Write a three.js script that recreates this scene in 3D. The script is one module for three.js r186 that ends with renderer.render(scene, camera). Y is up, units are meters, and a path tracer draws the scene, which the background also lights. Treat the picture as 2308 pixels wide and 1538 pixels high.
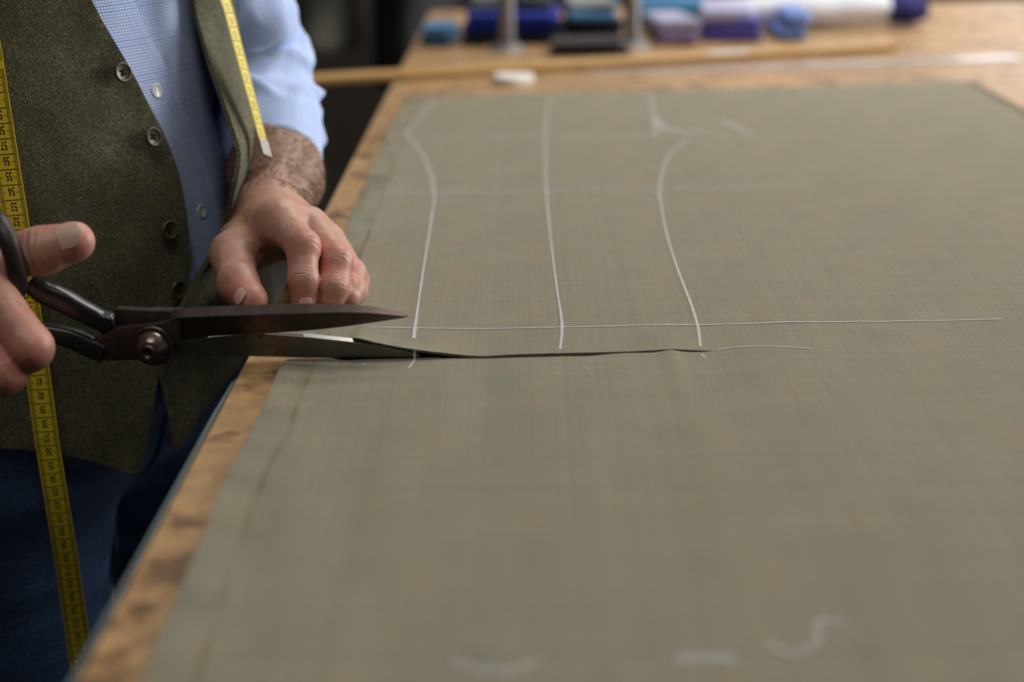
import * as THREE from 'three';
import { mergeGeometries, toCreasedNormals } from 'three/addons/utils/BufferGeometryUtils.js';
import { RoundedBoxGeometry } from 'three/addons/geometries/RoundedBoxGeometry.js';
import { RectAreaLightUniformsLib } from 'three/addons/lights/RectAreaLightUniformsLib.js';

// ---------------------------------------------------------------- camera, light, exposure
const scene = new THREE.Scene();
const renderer = new THREE.WebGLRenderer({ antialias: true });
renderer.toneMapping = THREE.LinearToneMapping;
renderer.toneMappingExposure = 0.95;
renderer.shadowMap.enabled = true;
renderer.shadowMap.type = THREE.PCFSoftShadowMap;
RectAreaLightUniformsLib.init();
scene.background = new THREE.Color(0x020202);

const TY = 0.95;                                             // height of the table top
const camera = new THREE.PerspectiveCamera(26.98, 2308 / 1538, 0.05, 30);
camera.position.set(0, TY + 0.285, 0);
camera.rotation.set(-19.56 * Math.PI / 180, 0.8 * Math.PI / 180, -1.1 * Math.PI / 180, 'YXZ');
camera.focus = 0.88;
camera.userData.fStop = 3.3;

// daylight through the shop window in the right-hand wall, soft panels on the ceiling
const WINDOW = { x: 3.4, y: 1.70, z: -2.7, w: 2.4, h: 1.8, power: 8 };
const WINDOW2 = { x: 1.95, y: 1.68, z: -4.4, w: 1.3, h: 1.1, power: 0.42 };
const PANELS = [{ x: 0.7, z: -3.0, power: 9.5 }, { x: 0.7, z: -1.8, power: 9 }, { x: -0.2, z: 0.0, power: 3.4 }];
const day = new THREE.RectAreaLight(new THREE.Color(1.0, 0.96, 0.95), WINDOW.power, WINDOW.w, WINDOW.h);
day.position.set(WINDOW.x - 0.03, WINDOW.y, WINDOW.z);
day.lookAt(0, WINDOW.y, WINDOW.z);
scene.add(day);
const day2 = new THREE.RectAreaLight(new THREE.Color(1.0, 0.93, 0.95), WINDOW2.power, WINDOW2.w, WINDOW2.h);
day2.position.set(WINDOW2.x, WINDOW2.y, WINDOW2.z + 0.03);
day2.rotation.y = Math.PI;
scene.add(day2);

// ---------------------------------------------------------------- helpers
const V = (a, b, c) => (Array.isArray(a) ? new THREE.Vector3(a[0], a[1], a[2]) : new THREE.Vector3(a, b, c));
let seedState = 7;
function rnd() { seedState = (seedState + 0x6d2b79f5) | 0; let t = Math.imul(seedState ^ (seedState >>> 15), 1 | seedState); t = (t + Math.imul(t ^ (t >>> 7), 61 | t)) ^ t; return ((t ^ (t >>> 14)) >>> 0) / 4294967296; }
const clamp = (x, a = 0, b = 1) => Math.min(b, Math.max(a, x));
const smooth = (a, b, x) => { const t = clamp((x - a) / (b - a)); return t * t * (3 - 2 * t); };
const gauss = (x, w) => Math.exp(-(x / w) * (x / w));
function table1(keys) {                                      // smooth interpolation through [x, y] keys
  const n = keys.length;
  return (x) => {
    if (x <= keys[0][0]) return keys[0][1];
    if (x >= keys[n - 1][0]) return keys[n - 1][1];
    let i = 0; while (x > keys[i + 1][0]) i++;
    const sl = (j) => (j <= 0 || j >= n - 1 ? 0 : (keys[j + 1][1] - keys[j - 1][1]) / (keys[j + 1][0] - keys[j - 1][0]));
    const h = keys[i + 1][0] - keys[i][0], t = (x - keys[i][0]) / h, t2 = t * t, t3 = t2 * t;
    return (2 * t3 - 3 * t2 + 1) * keys[i][1] + (t3 - 2 * t2 + t) * h * sl(i) + (-2 * t3 + 3 * t2) * keys[i + 1][1] + (t3 - t2) * h * sl(i + 1);
  };
}
function hash3(i, j, k) { let h = (i * 374761393 + j * 668265263 + k * 2147483647) | 0; h = Math.imul(h ^ (h >>> 13), 1274126177); return ((h ^ (h >>> 16)) >>> 0) / 4294967296; }
function noise3(x, y, z) {
  const i = Math.floor(x), j = Math.floor(y), k = Math.floor(z), u = x - i, v = y - j, w = z - k;
  const a = u * u * (3 - 2 * u), b = v * v * (3 - 2 * v), c = w * w * (3 - 2 * w);
  const L = (p, q, t) => p + (q - p) * t;
  return L(L(L(hash3(i, j, k), hash3(i + 1, j, k), a), L(hash3(i, j + 1, k), hash3(i + 1, j + 1, k), a), b),
    L(L(hash3(i, j, k + 1), hash3(i + 1, j, k + 1), a), L(hash3(i, j + 1, k + 1), hash3(i + 1, j + 1, k + 1), a), b), c) * 2 - 1;
}
const names = new Map();
function numbered(name) { const n = names.get(name) || 0; names.set(name, n + 1); return n ? name + '_' + String(n).padStart(3, '0') : name; }
function tag(o, label, category, group, kind) {
  o.userData.label = label; if (category) o.userData.category = category;
  if (group) o.userData.group = group; if (kind) o.userData.kind = kind; return o;
}
function thing(name, label, category, pos = [0, 0, 0], group) {
  const o = new THREE.Group(); o.name = numbered(name); o.position.set(...pos); scene.add(o);
  return tag(o, label, category, group);
}
function part(name, geo, mat, parent, label) {
  const m = new THREE.Mesh(geo, mat); m.name = name; m.castShadow = m.receiveShadow = true; parent.add(m);
  if (label) m.userData.label = label; return m;
}
function single(name, geo, mat, label, category, group) { const m = part(numbered(name), geo, mat, scene); return tag(m, label, category, group); }
function struct(name, geo, mat, label) { const m = part(name, geo, mat, scene); m.userData.kind = 'structure'; if (label) m.userData.label = label; return m; }
function box(w, h, d, x, y, z) { const g = new THREE.BoxGeometry(w, h, d); g.translate(x, y, z); return g; }
function rbox(w, h, d, x, y, z, r = 0.002) { const g = new RoundedBoxGeometry(w, h, d, 2, r); g.translate(x, y, z); return g; }
function grid(nu, nv, f, uvf, colf) {                        // parametric sheet, f(u, v) -> [x, y, z]
  const pos = [], uv = [], col = [], idx = [];
  for (let j = 0; j <= nv; j++) for (let i = 0; i <= nu; i++) {
    const u = i / nu, v = j / nv, p = f(u, v, i, j);
    pos.push(p[0], p[1], p[2]);
    const t = uvf ? uvf(u, v, p) : [u, v]; uv.push(t[0], t[1]);
    if (colf) { const c = colf(u, v, p); col.push(c[0], c[1], c[2]); }
  }
  for (let j = 0; j < nv; j++) for (let i = 0; i < nu; i++) { const a = j * (nu + 1) + i, b = a + 1, c = a + nu + 1, d = c + 1; idx.push(a, c, b, b, c, d); }
  const g = new THREE.BufferGeometry();
  g.setAttribute('position', new THREE.Float32BufferAttribute(pos, 3));
  g.setAttribute('uv', new THREE.Float32BufferAttribute(uv, 2));
  if (colf) g.setAttribute('color', new THREE.Float32BufferAttribute(col, 3));
  g.setIndex(idx); g.computeVertexNormals(); return g;
}
function solidSheet(nu, nv, f, thick, uvf, dir, slip = 1) {            // a sheet with a back face and closed rims; thickness along -normal
  const top = grid(nu, nv, f, uvf), P = top.attributes.position, N = top.attributes.normal, U = top.attributes.uv, n = P.count;
  const pos = [...P.array], uv = [...U.array], idx = [...top.index.array];
  for (let i = 0; i < n; i++) pos.push(P.getX(i) - dir * thick * N.getX(i), P.getY(i) - dir * thick * N.getY(i), P.getZ(i) - dir * thick * N.getZ(i));
  for (let i = 0; i < n; i++) uv.push(U.getX(i) + 0.028 * slip, U.getY(i) + 0.021 * slip);
  const t = top.index.array; for (let k = 0; k < t.length; k += 3) idx.push(t[k] + n, t[k + 2] + n, t[k + 1] + n);
  const rim = [];
  for (let i = 0; i < nu; i++) rim.push([i, i + 1]);
  for (let j = 0; j < nv; j++) rim.push([j * (nu + 1) + nu, (j + 1) * (nu + 1) + nu]);
  for (let i = nu; i > 0; i--) rim.push([nv * (nu + 1) + i, nv * (nu + 1) + i - 1]);
  for (let j = nv; j > 0; j--) rim.push([j * (nu + 1), (j - 1) * (nu + 1)]);
  for (const [a, b] of rim) idx.push(a, b, b + n, a, b + n, a + n);
  const g = new THREE.BufferGeometry();
  g.setAttribute('position', new THREE.Float32BufferAttribute(pos, 3));
  g.setAttribute('uv', new THREE.Float32BufferAttribute(uv, 2));
  g.setIndex(idx); return toCreasedNormals(g, 1.0);
}
function loft(rings, closed = true, caps = true) {           // rings of equal length -> skin
  const m = rings[0].length, pos = [], uv = [], idx = [];
  rings.forEach((r, j) => r.forEach((p, i) => { pos.push(p[0], p[1], p[2]); uv.push(i / m, j / (rings.length - 1)); }));
  for (let j = 0; j < rings.length - 1; j++) for (let i = 0; i < (closed ? m : m - 1); i++) {
    const a = j * m + i, b = j * m + (i + 1) % m, c = a + m, d = b + m; idx.push(a, b, c, b, d, c);
  }
  if (caps) for (const j of [0, rings.length - 1]) {
    const c = rings[j].reduce((s, p) => [s[0] + p[0] / m, s[1] + p[1] / m, s[2] + p[2] / m], [0, 0, 0]), k = pos.length / 3;
    pos.push(...c); uv.push(0.5, j ? 1 : 0);
    for (let i = 0; i < m; i++) { const a = j * m + i, b = j * m + (i + 1) % m; if (j) idx.push(a, b, k); else idx.push(b, a, k); }
  }
  const g = new THREE.BufferGeometry();
  g.setAttribute('position', new THREE.Float32BufferAttribute(pos, 3));
  g.setAttribute('uv', new THREE.Float32BufferAttribute(uv, 2));
  g.setIndex(idx); g.computeVertexNormals(); return g;
}
function tube(points, radius, seg = 60, sides = 14, closed = false, flat = 1) {   // radius may be a function of t; flat squeezes it along z
  const curve = new THREE.CatmullRomCurve3(points.map((p) => V(p)), closed, 'centripetal'), rings = [];
  const fr = curve.computeFrenetFrames(seg, closed);
  for (let j = 0; j <= seg; j++) {
    const t = j / seg, c = curve.getPointAt(t), r = typeof radius === 'function' ? radius(t) : radius, ring = [];
    for (let i = 0; i < sides; i++) {
      const a = (i / sides) * 2 * Math.PI, d = fr.normals[j].clone().multiplyScalar(Math.cos(a)).addScaledVector(fr.binormals[j], Math.sin(a));
      ring.push([c.x + d.x * r, c.y + d.y * r, c.z + d.z * r * flat]);
    }
    rings.push(ring);
  }
  return loft(rings, true, !closed);
}
function splinePoints(list, n) { return new THREE.CatmullRomCurve3(list.map((p) => V(p)), false, 'centripetal').getSpacedPoints(n); }

// ---------------------------------------------------------------- textures
function dataTex(w, h, f, srgb = true, repeat = true) {
  const d = new Uint8Array(w * h * 4);
  for (let y = 0; y < h; y++) for (let x = 0; x < w; x++) { const c = f(x, y), k = (y * w + x) * 4; d[k] = clamp(c[0], 0, 255); d[k + 1] = clamp(c[1], 0, 255); d[k + 2] = clamp(c[2], 0, 255); d[k + 3] = 255; }
  const t = new THREE.DataTexture(d, w, h); t.magFilter = THREE.LinearFilter; t.minFilter = THREE.LinearMipmapLinearFilter; t.generateMipmaps = true;
  if (repeat) t.wrapS = t.wrapT = THREE.RepeatWrapping; if (srgb) t.colorSpace = THREE.SRGBColorSpace; t.needsUpdate = true; return t;
}
function tiled(period, oct, seed) {                          // tiling value noise on the unit square
  return (x, y) => {
    let s = 0, a = 1, n = 0, p = period;
    for (let o = 0; o < oct; o++) {
      const X = x * p, Y = y * p, i = Math.floor(X), j = Math.floor(Y), u = X - i, v = Y - j, e = u * u * (3 - 2 * u), f = v * v * (3 - 2 * v);
      const q = (ii, jj) => hash3(((ii % p) + p) % p, ((jj % p) + p) % p, seed + o * 17);
      s += a * ((q(i, j) * (1 - e) + q(i + 1, j) * e) * (1 - f) + (q(i, j + 1) * (1 - e) + q(i + 1, j + 1) * e) * f - 0.5); n += a; a *= 0.55; p *= 2;
    }
    return (s / n) * 2;
  };
}
// wool suiting: warp and weft threads, each with its own slubby tone (tile 0.14 m)
const CW = 1024;
const slubA = tiled(6, 3, 11), slubB = tiled(6, 3, 23), blotch = tiled(8, 4, 31);
const threadTone = Array.from({ length: 512 }, () => rnd() - 0.5), threadTone2 = Array.from({ length: 512 }, () => rnd() - 0.5);
function weave(x, y) {
  const wx = (x / CW) * 300, wy = (y / CW) * 300, over = (Math.floor(wx) + Math.floor(wy)) % 2;
  const fx = wx - Math.floor(wx), fy = wy - Math.floor(wy);
  const bead = over ? Math.sin(Math.PI * fx) : Math.sin(Math.PI * fy);
  const tone = over ? threadTone[Math.floor(wx)] + 0.35 * slubA(x / CW * 1.0, y / CW) : threadTone2[Math.floor(wy)] + 0.35 * slubB(y / CW, x / CW);
  return { bead, tone, over };
}
const clothMap = dataTex(CW, CW, (x, y) => {
  const w = weave(x, y), b = blotch(x / CW, y / CW), k = 1 + 0.10 * w.tone + 0.12 * (w.bead - 0.6);
  const warm = 4 * (w.over ? 1 : -1) + 4 * b + 5 * w.tone;
  return [(133 + warm) * k, (129 + 0.1 * warm) * k, (110 - 0.5 * warm) * k];
});
const clothBump = dataTex(CW, CW, (x, y) => { const w = weave(x, y), v = 255 * clamp(0.25 + 0.6 * w.bead + 0.25 * w.tone); return [v, v, v]; }, false);
// tweed of the waistcoat: twill with flecks (tile 0.12 m)
const tw = tiled(5, 4, 41);
const tweedMap = dataTex(1024, 1024, (x, y) => {
  const tx = Math.floor(x / 3), ty = Math.floor((y + x) / 4), h = hash3(tx, ty % 256, 5), l = hash3(tx, ty % 256, 9), b = tw(x / 1024, y / 1024);
  const k = 1.28 * (0.6 + 0.65 * h) * (1 + 0.22 * b), fl = l > 0.86 ? 1.5 : l < 0.2 ? 0.6 : 1;
  const hue = hash3(tx, ty % 256, 13);
  return [(66 + (hue > 0.75 ? 17 : 0)) * k * fl, (66 + (hue > 0.75 ? 12 : 0)) * k * fl, (50 - (hue > 0.75 ? 12 : 0) + (hue < 0.2 ? 16 : 0)) * k * fl];
});
const tweedBump = dataTex(512, 512, (x, y) => { const v = 255 * (0.4 * hash3(Math.floor(x / 2), Math.floor((y + x) / 2), 3) + 0.3 + 0.3 * Math.sin((x + y) * Math.PI / 4)); return [v, v, v]; }, false);
// fine blue check of the shirt (tile 0.0288 m, 12 threads)
const checkMap = dataTex(768, 768, (x, y) => {
  const band = (t) => { const p = (t % 64) / 64; return p < 0.42 ? 1 : 0; };
  const big = (t) => { const p = t / 768; return (p > 0.08 && p < 0.16) || (p > 0.24 && p < 0.32) ? 1 : 0.62; };
  const a = band(x) * big(x) * 0.9, b = band(y) * big(y), s = Math.min(1, 0.74 * (a + b)), h = 0.96 + 0.08 * hash3(x >> 1, y >> 1, 2);
  return [(222 - 142 * s) * h, (232 - 108 * s) * h, (250 - 40 * s) * h];
});
const denimTone = tiled(4, 4, 51);
const denimMap = dataTex(1024, 1024, (x, y) => {
  const d = hash3(x >> 1, (y + x) >> 2, 4), b = denimTone(x / 1024, y / 1024), s = hash3(x >> 1, y >> 5, 8), k = (0.7 + 0.45 * d + 0.15 * s) * (1 + 0.35 * b);
  return [58 * k, 84 * k, 124 * k];
});
// hardboard of the table: dirt and oil stains (tile 0.9 m)
const stA = tiled(5, 5, 61), stB = tiled(40, 4, 71), stC = tiled(120, 3, 81);
const boardMap = dataTex(1536, 1536, (x, y) => {
  const u = x / 1536, v = y / 1536, a = stA(u, v), b = stB(u, v), c = stC(u, v);
  const spot = 0.9 * smooth(0.16, 0.60, b + 0.4 * a), k = 1 + 0.18 * a + 0.16 * c + 0.08 * b;
  return [(170 - 72 * spot) * k, (136 - 66 * spot) * k, (92 - 48 * spot) * k];
});
const boardRough = dataTex(512, 512, (x, y) => { const v = 255 * clamp(0.42 + 0.16 * stA(x / 512, y / 512) + 0.1 * stB(x / 512, y / 512)); return [v, v, v]; }, false);
const metalTone = tiled(9, 5, 91), spotTone = tiled(5, 5, 95);
const metalMap = dataTex(512, 512, (x, y) => { const v = 200 + 34 * metalTone(x / 512, y / 512); return [v, v * 0.97, v * 0.95]; });
const steelMap = dataTex(512, 512, (x, y) => { const n = spotTone(x / 512, y / 512), s = smooth(0.18, 0.6, n); const v = 215 - 130 * s + 25 * n; return [v, v * (1 - 0.06 * s), v * (1 - 0.14 * s)]; });
const chalkGrain = dataTex(512, 512, (x, y) => {
  const e = Math.abs(y / 511 - 0.5) * 2, n = hash3(x >> 1, y >> 3, 6) * 0.55 + hash3(x >> 3, y >> 4, 16) * 0.45, k = clamp((1.15 - e * e - 0.9 * n) * 1.9);
  return [255 * k, 255 * k, 255 * k];
}, false);

// ---------------------------------------------------------------- materials
const std = (o) => new THREE.MeshStandardMaterial(o);
const phys = (o) => new THREE.MeshPhysicalMaterial(o);
const lin = (r, g, b) => new THREE.Color().setRGB(r, g, b);
const M = {
  cloth: std({ map: clothMap, bumpMap: clothBump, bumpScale: 0.00025, roughness: 0.95, vertexColors: true, side: THREE.DoubleSide }),
  chalk: std({ color: lin(0.62, 0.62, 0.60), roughness: 1, alphaMap: chalkGrain, transparent: true, opacity: 0.8, side: THREE.DoubleSide }),
  chalkFaint: std({ color: lin(0.62, 0.62, 0.60), roughness: 1, alphaMap: chalkGrain, transparent: true, opacity: 0.44, side: THREE.DoubleSide }),
  tweed: phys({ map: tweedMap, bumpMap: tweedBump, bumpScale: 0.0003, roughness: 1, sheen: 0.25, sheenRoughness: 0.6, sheenColor: lin(0.3, 0.3, 0.2), side: THREE.DoubleSide }),
  shirt: phys({ map: checkMap, roughness: 0.9, side: THREE.DoubleSide }),
  denim: std({ map: denimMap, roughness: 0.95 }),
  denimSeam: std({ color: lin(0.06, 0.06, 0.07), roughness: 0.9 }),
  skin: phys({ vertexColors: true, roughness: 0.48, sheen: 0.15, sheenRoughness: 0.5, sheenColor: lin(0.9, 0.5, 0.4) }),
  nail: std({ color: lin(0.66, 0.43, 0.365), roughness: 0.38, side: THREE.DoubleSide }),
  nailTip: std({ color: lin(0.70, 0.56, 0.44), roughness: 0.45, side: THREE.DoubleSide }),
  hair: std({ color: lin(0.03, 0.018, 0.012), roughness: 0.6 }),
  horn: phys({ color: lin(0.075, 0.058, 0.035), roughness: 0.42, clearcoat: 0.3, clearcoatRoughness: 0.25 }),
  thread: std({ color: lin(0.012, 0.011, 0.01), roughness: 0.9 }),
  pearl: phys({ color: lin(0.66, 0.72, 0.74), roughness: 0.25, clearcoat: 0.5 }),
  bronze: std({ color: lin(0.17, 0.135, 0.125), map: metalMap, metalness: 0.85, roughness: 0.42 }),
  steel: std({ color: lin(0.24, 0.23, 0.20), map: steelMap, metalness: 0.95, roughness: 0.36 }),
  steelEdge: std({ color: lin(0.62, 0.61, 0.58), metalness: 0.9, roughness: 0.35 }),
  lacquer: phys({ color: lin(0.008, 0.008, 0.009), roughness: 0.36, clearcoat: 0.4, clearcoatRoughness: 0.22 }),
  ring: std({ color: lin(0.035, 0.026, 0.026), roughness: 0.45, metalness: 0.4 }),
  hole: std({ color: lin(0.004, 0.004, 0.004), roughness: 0.9 }),
  board: phys({ map: boardMap, roughnessMap: boardRough, roughness: 1.0, clearcoat: 0.22, clearcoatRoughness: 0.35 }),
  boardEdge: std({ color: lin(0.07, 0.05, 0.035), roughness: 0.8 }),
  trim: std({ color: lin(0.16, 0.21, 0.215), roughness: 0.5, metalness: 0.2 }),
  frame: std({ color: lin(0.05, 0.035, 0.025), roughness: 0.7 }),
  beech: phys({ color: lin(0.55, 0.33, 0.11), roughness: 0.45, clearcoat: 0.2 }),
  paper: std({ color: lin(0.6, 0.55, 0.5), roughness: 0.7 }),
  chrome: std({ color: lin(0.74, 0.73, 0.74), metalness: 0.9, roughness: 0.22 }),
  white: std({ color: lin(0.80, 0.79, 0.74), roughness: 0.9 }),
  tapeMetal: std({ color: lin(0.36, 0.345, 0.32), metalness: 0.9, roughness: 0.45 }),
};
const cloths = (r, g, b, rough = 0.9) => std({ color: lin(r, g, b), roughness: rough, side: THREE.DoubleSide });

// ---------------------------------------------------------------- the room
const wallMat = std({ color: lin(0.48, 0.42, 0.40), roughness: 0.9 }), darkWall = std({ color: lin(0.07, 0.06, 0.05), roughness: 0.9 });
const floorMat = std({ color: lin(0.10, 0.098, 0.078), roughness: 0.75 });
const ceilMat = std({ color: lin(0.45, 0.44, 0.42), roughness: 0.95 });
const RX0 = -2.6, RX1 = 3.4, RZ0 = -4.4, RZ1 = 1.6, RH = 2.8;
struct('floor', box(RX1 - RX0 + 0.4, 0.1, RZ1 - RZ0 + 0.4, (RX0 + RX1) / 2, -0.05, (RZ0 + RZ1) / 2), floorMat, 'dull olive grey workshop floor');
struct('ceiling', box(RX1 - RX0 + 0.4, 0.1, RZ1 - RZ0 + 0.4, (RX0 + RX1) / 2, RH + 0.05, (RZ0 + RZ1) / 2), ceilMat);
struct('wall_left', box(0.12, RH, RZ1 - RZ0, RX0 - 0.06, RH / 2, (RZ0 + RZ1) / 2), darkWall);
struct('wall_front', box(RX1 - RX0, RH, 0.12, (RX0 + RX1) / 2, RH / 2, RZ1 + 0.06), darkWall);
{
  const x0 = WINDOW2.x - WINDOW2.w / 2, x1 = WINDOW2.x + WINDOW2.w / 2, y0 = WINDOW2.y - WINDOW2.h / 2, y1 = WINDOW2.y + WINDOW2.h / 2, z = RZ0 - 0.06;
  struct('wall_back', mergeGeometries([
    box(x0 - RX0, RH, 0.12, (x0 + RX0) / 2, RH / 2, z), box(RX1 - x1, RH, 0.12, (RX1 + x1) / 2, RH / 2, z),
    box(WINDOW2.w, y0, 0.12, WINDOW2.x, y0 / 2, z), box(WINDOW2.w, RH - y1, 0.12, WINDOW2.x, (RH + y1) / 2, z)]), wallMat);
  struct('trim_1', rbox(2.62, 1.0, 0.03, RX0 + 1.31, 0.5, RZ0 + 0.015, 0.004), darkWall, 'dark panelling on the lower left of the far wall');
  const win = new THREE.Group(); win.name = 'window_2'; win.userData.kind = 'structure'; win.userData.label = 'frosted window in the far wall above the sideboard'; scene.add(win);
  part('pane', box(WINDOW2.w - 0.06, WINDOW2.h - 0.06, 0.01, WINDOW2.x, WINDOW2.y, z + 0.02), std({ color: lin(0.8, 0.8, 0.8), roughness: 0.6, emissive: lin(1.0, 0.93, 0.95), emissiveIntensity: 0.3 }), win);
  part('window_frame', mergeGeometries([box(0.04, WINDOW2.h, 0.08, x0 + 0.02, WINDOW2.y, z), box(0.04, WINDOW2.h, 0.08, x1 - 0.02, WINDOW2.y, z), box(WINDOW2.w, 0.04, 0.08, WINDOW2.x, y0 + 0.02, z), box(WINDOW2.w, 0.04, 0.08, WINDOW2.x, y1 - 0.02, z)]), std({ color: lin(0.5, 0.48, 0.45), roughness: 0.5 }), win);
}
{
  const z0 = WINDOW.z - WINDOW.w / 2, z1 = WINDOW.z + WINDOW.w / 2, y0 = WINDOW.y - WINDOW.h / 2, y1 = WINDOW.y + WINDOW.h / 2, x = RX1 + 0.06;
  struct('wall_right', mergeGeometries([
    box(0.12, RH, z0 - RZ0, x, RH / 2, (z0 + RZ0) / 2), box(0.12, RH, RZ1 - z1, x, RH / 2, (RZ1 + z1) / 2),
    box(0.12, y0, WINDOW.w, x, y0 / 2, WINDOW.z), box(0.12, RH - y1, WINDOW.w, x, (RH + y1) / 2, WINDOW.z)]), wallMat);
  const win = new THREE.Group(); win.name = 'window_1'; win.userData.kind = 'structure'; win.userData.label = 'bright frosted shop window in the right wall'; scene.add(win);
  const glow = std({ color: lin(0.8, 0.8, 0.8), roughness: 0.6, emissive: lin(1.0, 0.96, 0.95), emissiveIntensity: 2.2 });
  for (const k of [-1, 1]) part('pane', box(0.01, WINDOW.h - 0.04, WINDOW.w / 2 - 0.03, x - 0.02, WINDOW.y, WINDOW.z + k * WINDOW.w / 4), glow, win);
  part('window_frame', mergeGeometries([box(0.08, WINDOW.h, 0.05, x, WINDOW.y, WINDOW.z), box(0.08, WINDOW.h, 0.04, x, WINDOW.y, z0 + 0.02), box(0.08, WINDOW.h, 0.04, x, WINDOW.y, z1 - 0.02),
    box(0.08, 0.04, WINDOW.w, x, y0 + 0.02, WINDOW.z), box(0.08, 0.04, WINDOW.w, x, y1 - 0.02, WINDOW.z)]), std({ color: lin(0.5, 0.48, 0.45), roughness: 0.5 }), win);
}
PANELS.forEach((p, i) => {
  const w = 1.2, d = 0.5, y = RH - 0.05;
  const lamp = thing('ceiling_lamp', ['flat white ceiling lamp above the far end of the cutting table', 'flat white ceiling lamp above the middle of the cutting table', 'flat white ceiling lamp above the near end of the cutting table'][i], 'lamp', [p.x, y, p.z], 'ceiling lamps over the table');
  part('housing', mergeGeometries([box(w + 0.06, 0.05, 0.03, 0, 0.025, d / 2 + 0.015), box(w + 0.06, 0.05, 0.03, 0, 0.025, -d / 2 - 0.015), box(0.03, 0.05, d, w / 2 + 0.015, 0.025, 0), box(0.03, 0.05, d, -w / 2 - 0.015, 0.025, 0)]), std({ color: lin(0.7, 0.7, 0.7), roughness: 0.5 }), lamp);
  part('diffuser', box(w, 0.012, d, 0, 0.02, 0), std({ color: lin(0.8, 0.8, 0.8), emissive: lin(1, 0.97, 0.92), emissiveIntensity: 2.0, roughness: 0.6 }), lamp);
  const l = new THREE.RectAreaLight(new THREE.Color(1, 0.97, 0.92), p.power, w, d);
  l.position.set(0, 0.01, 0); l.rotation.x = -Math.PI / 2; lamp.add(l);
});

// ---------------------------------------------------------------- the cutting table
const TX0 = -0.166, TX1 = 1.02, TZ0 = -2.52, TZ1 = -0.06, SEAM = -0.7495;
{
  const t = thing('cutting_table', 'long brown hardboard cutting table with worn stained top under the olive cloth', 'table', [0, 0, 0]);
  const uvTop = (g) => { const P = g.attributes.position, U = g.attributes.uv; for (let i = 0; i < P.count; i++) U.setXY(i, P.getX(i) / 0.9 + 0.13 * P.getY(i), P.getZ(i) / 0.9 + 0.31); return g; };
  const board = (z0, z1) => uvTop(rbox(TX1 - TX0, 0.022, z1 - z0 - 0.0008, (TX0 + TX1) / 2, TY - 0.011, (z0 + z1) / 2, 0.0012));
  part('top_board', board(SEAM, TZ1), M.board, t, 'near hardboard panel of the top');
  part('top_board', board(TZ0, SEAM), M.board, t, 'far hardboard panel of the top');
  // grey metal edging strip nailed to the side, in lengths that no longer meet
  const strip = (z0, z1, x0, x1, drop) => {
    const g = new THREE.BufferGeometry(), w = 0.0016, y1 = TY - 0.0008 - drop, y0 = TY - 0.024, P = [];
    const c = [[x0 - w, z0], [x0, z0], [x1, z1], [x1 - w, z1]];
    const q = (a, b, cc, d) => P.push(...a, ...b, ...cc, ...a, ...cc, ...d), p = (k, y) => [c[k][0], y, c[k][1]];
    q(p(0, y1), p(3, y1), p(2, y1), p(1, y1)); q(p(0, y0), p(3, y0), p(3, y1), p(0, y1)); q(p(1, y1), p(2, y1), p(2, y0), p(1, y0)); q(p(0, y0), p(0, y1), p(1, y1), p(1, y0)); q(p(3, y1), p(3, y0), p(2, y0), p(2, y1)); q(p(1, y0), p(2, y0), p(3, y0), p(0, y0));
    g.setAttribute('position', new THREE.Float32BufferAttribute(P, 3)); g.setAttribute('uv', new THREE.Float32BufferAttribute(new Array(P.length / 3 * 2).fill(0), 2)); g.computeVertexNormals(); return g;
  };
  part('edge_strip', strip(-0.704, TZ1, TX0 - 0.0012, TX0 - 0.0012, 0), M.trim, t, 'grey metal edging strip');
  part('edge_strip', strip(-0.744, -0.7048, TX0 - 0.0006, TX0 - 0.0012, 0.0004), M.trim, t, 'short grey metal edging piece');
  part('edge_strip', strip(-0.7495, -0.7448, TX0 - 0.0001, TX0 - 0.0001, 0.001), M.trim, t, 'broken end of the metal edging');
  for (const [x, z] of [[TX0 + 0.06, TZ1 - 0.07], [TX1 - 0.06, TZ1 - 0.07], [TX0 + 0.06, TZ0 + 0.07], [TX1 - 0.06, TZ0 + 0.07]]) part('leg', rbox(0.07, TY - 0.022, 0.07, x, (TY - 0.022) / 2, z, 0.004), M.frame, t);
  part('apron', mergeGeometries([rbox(0.025, 0.1, TZ1 - TZ0 - 0.2, TX0 + 0.06, TY - 0.075, (TZ0 + TZ1) / 2), rbox(0.025, 0.1, TZ1 - TZ0 - 0.2, TX1 - 0.06, TY - 0.075, (TZ0 + TZ1) / 2),
    rbox(TX1 - TX0 - 0.15, 0.1, 0.025, (TX0 + TX1) / 2, TY - 0.075, TZ1 - 0.07), rbox(TX1 - TX0 - 0.15, 0.1, 0.025, (TX0 + TX1) / 2, TY - 0.075, TZ0 + 0.07)]), M.frame, t);
  part('shelf', rbox(TX1 - TX0 - 0.2, 0.02, TZ1 - TZ0 - 0.2, (TX0 + TX1) / 2, 0.22, (TZ0 + TZ1) / 2), M.frame, t);
}

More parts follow.
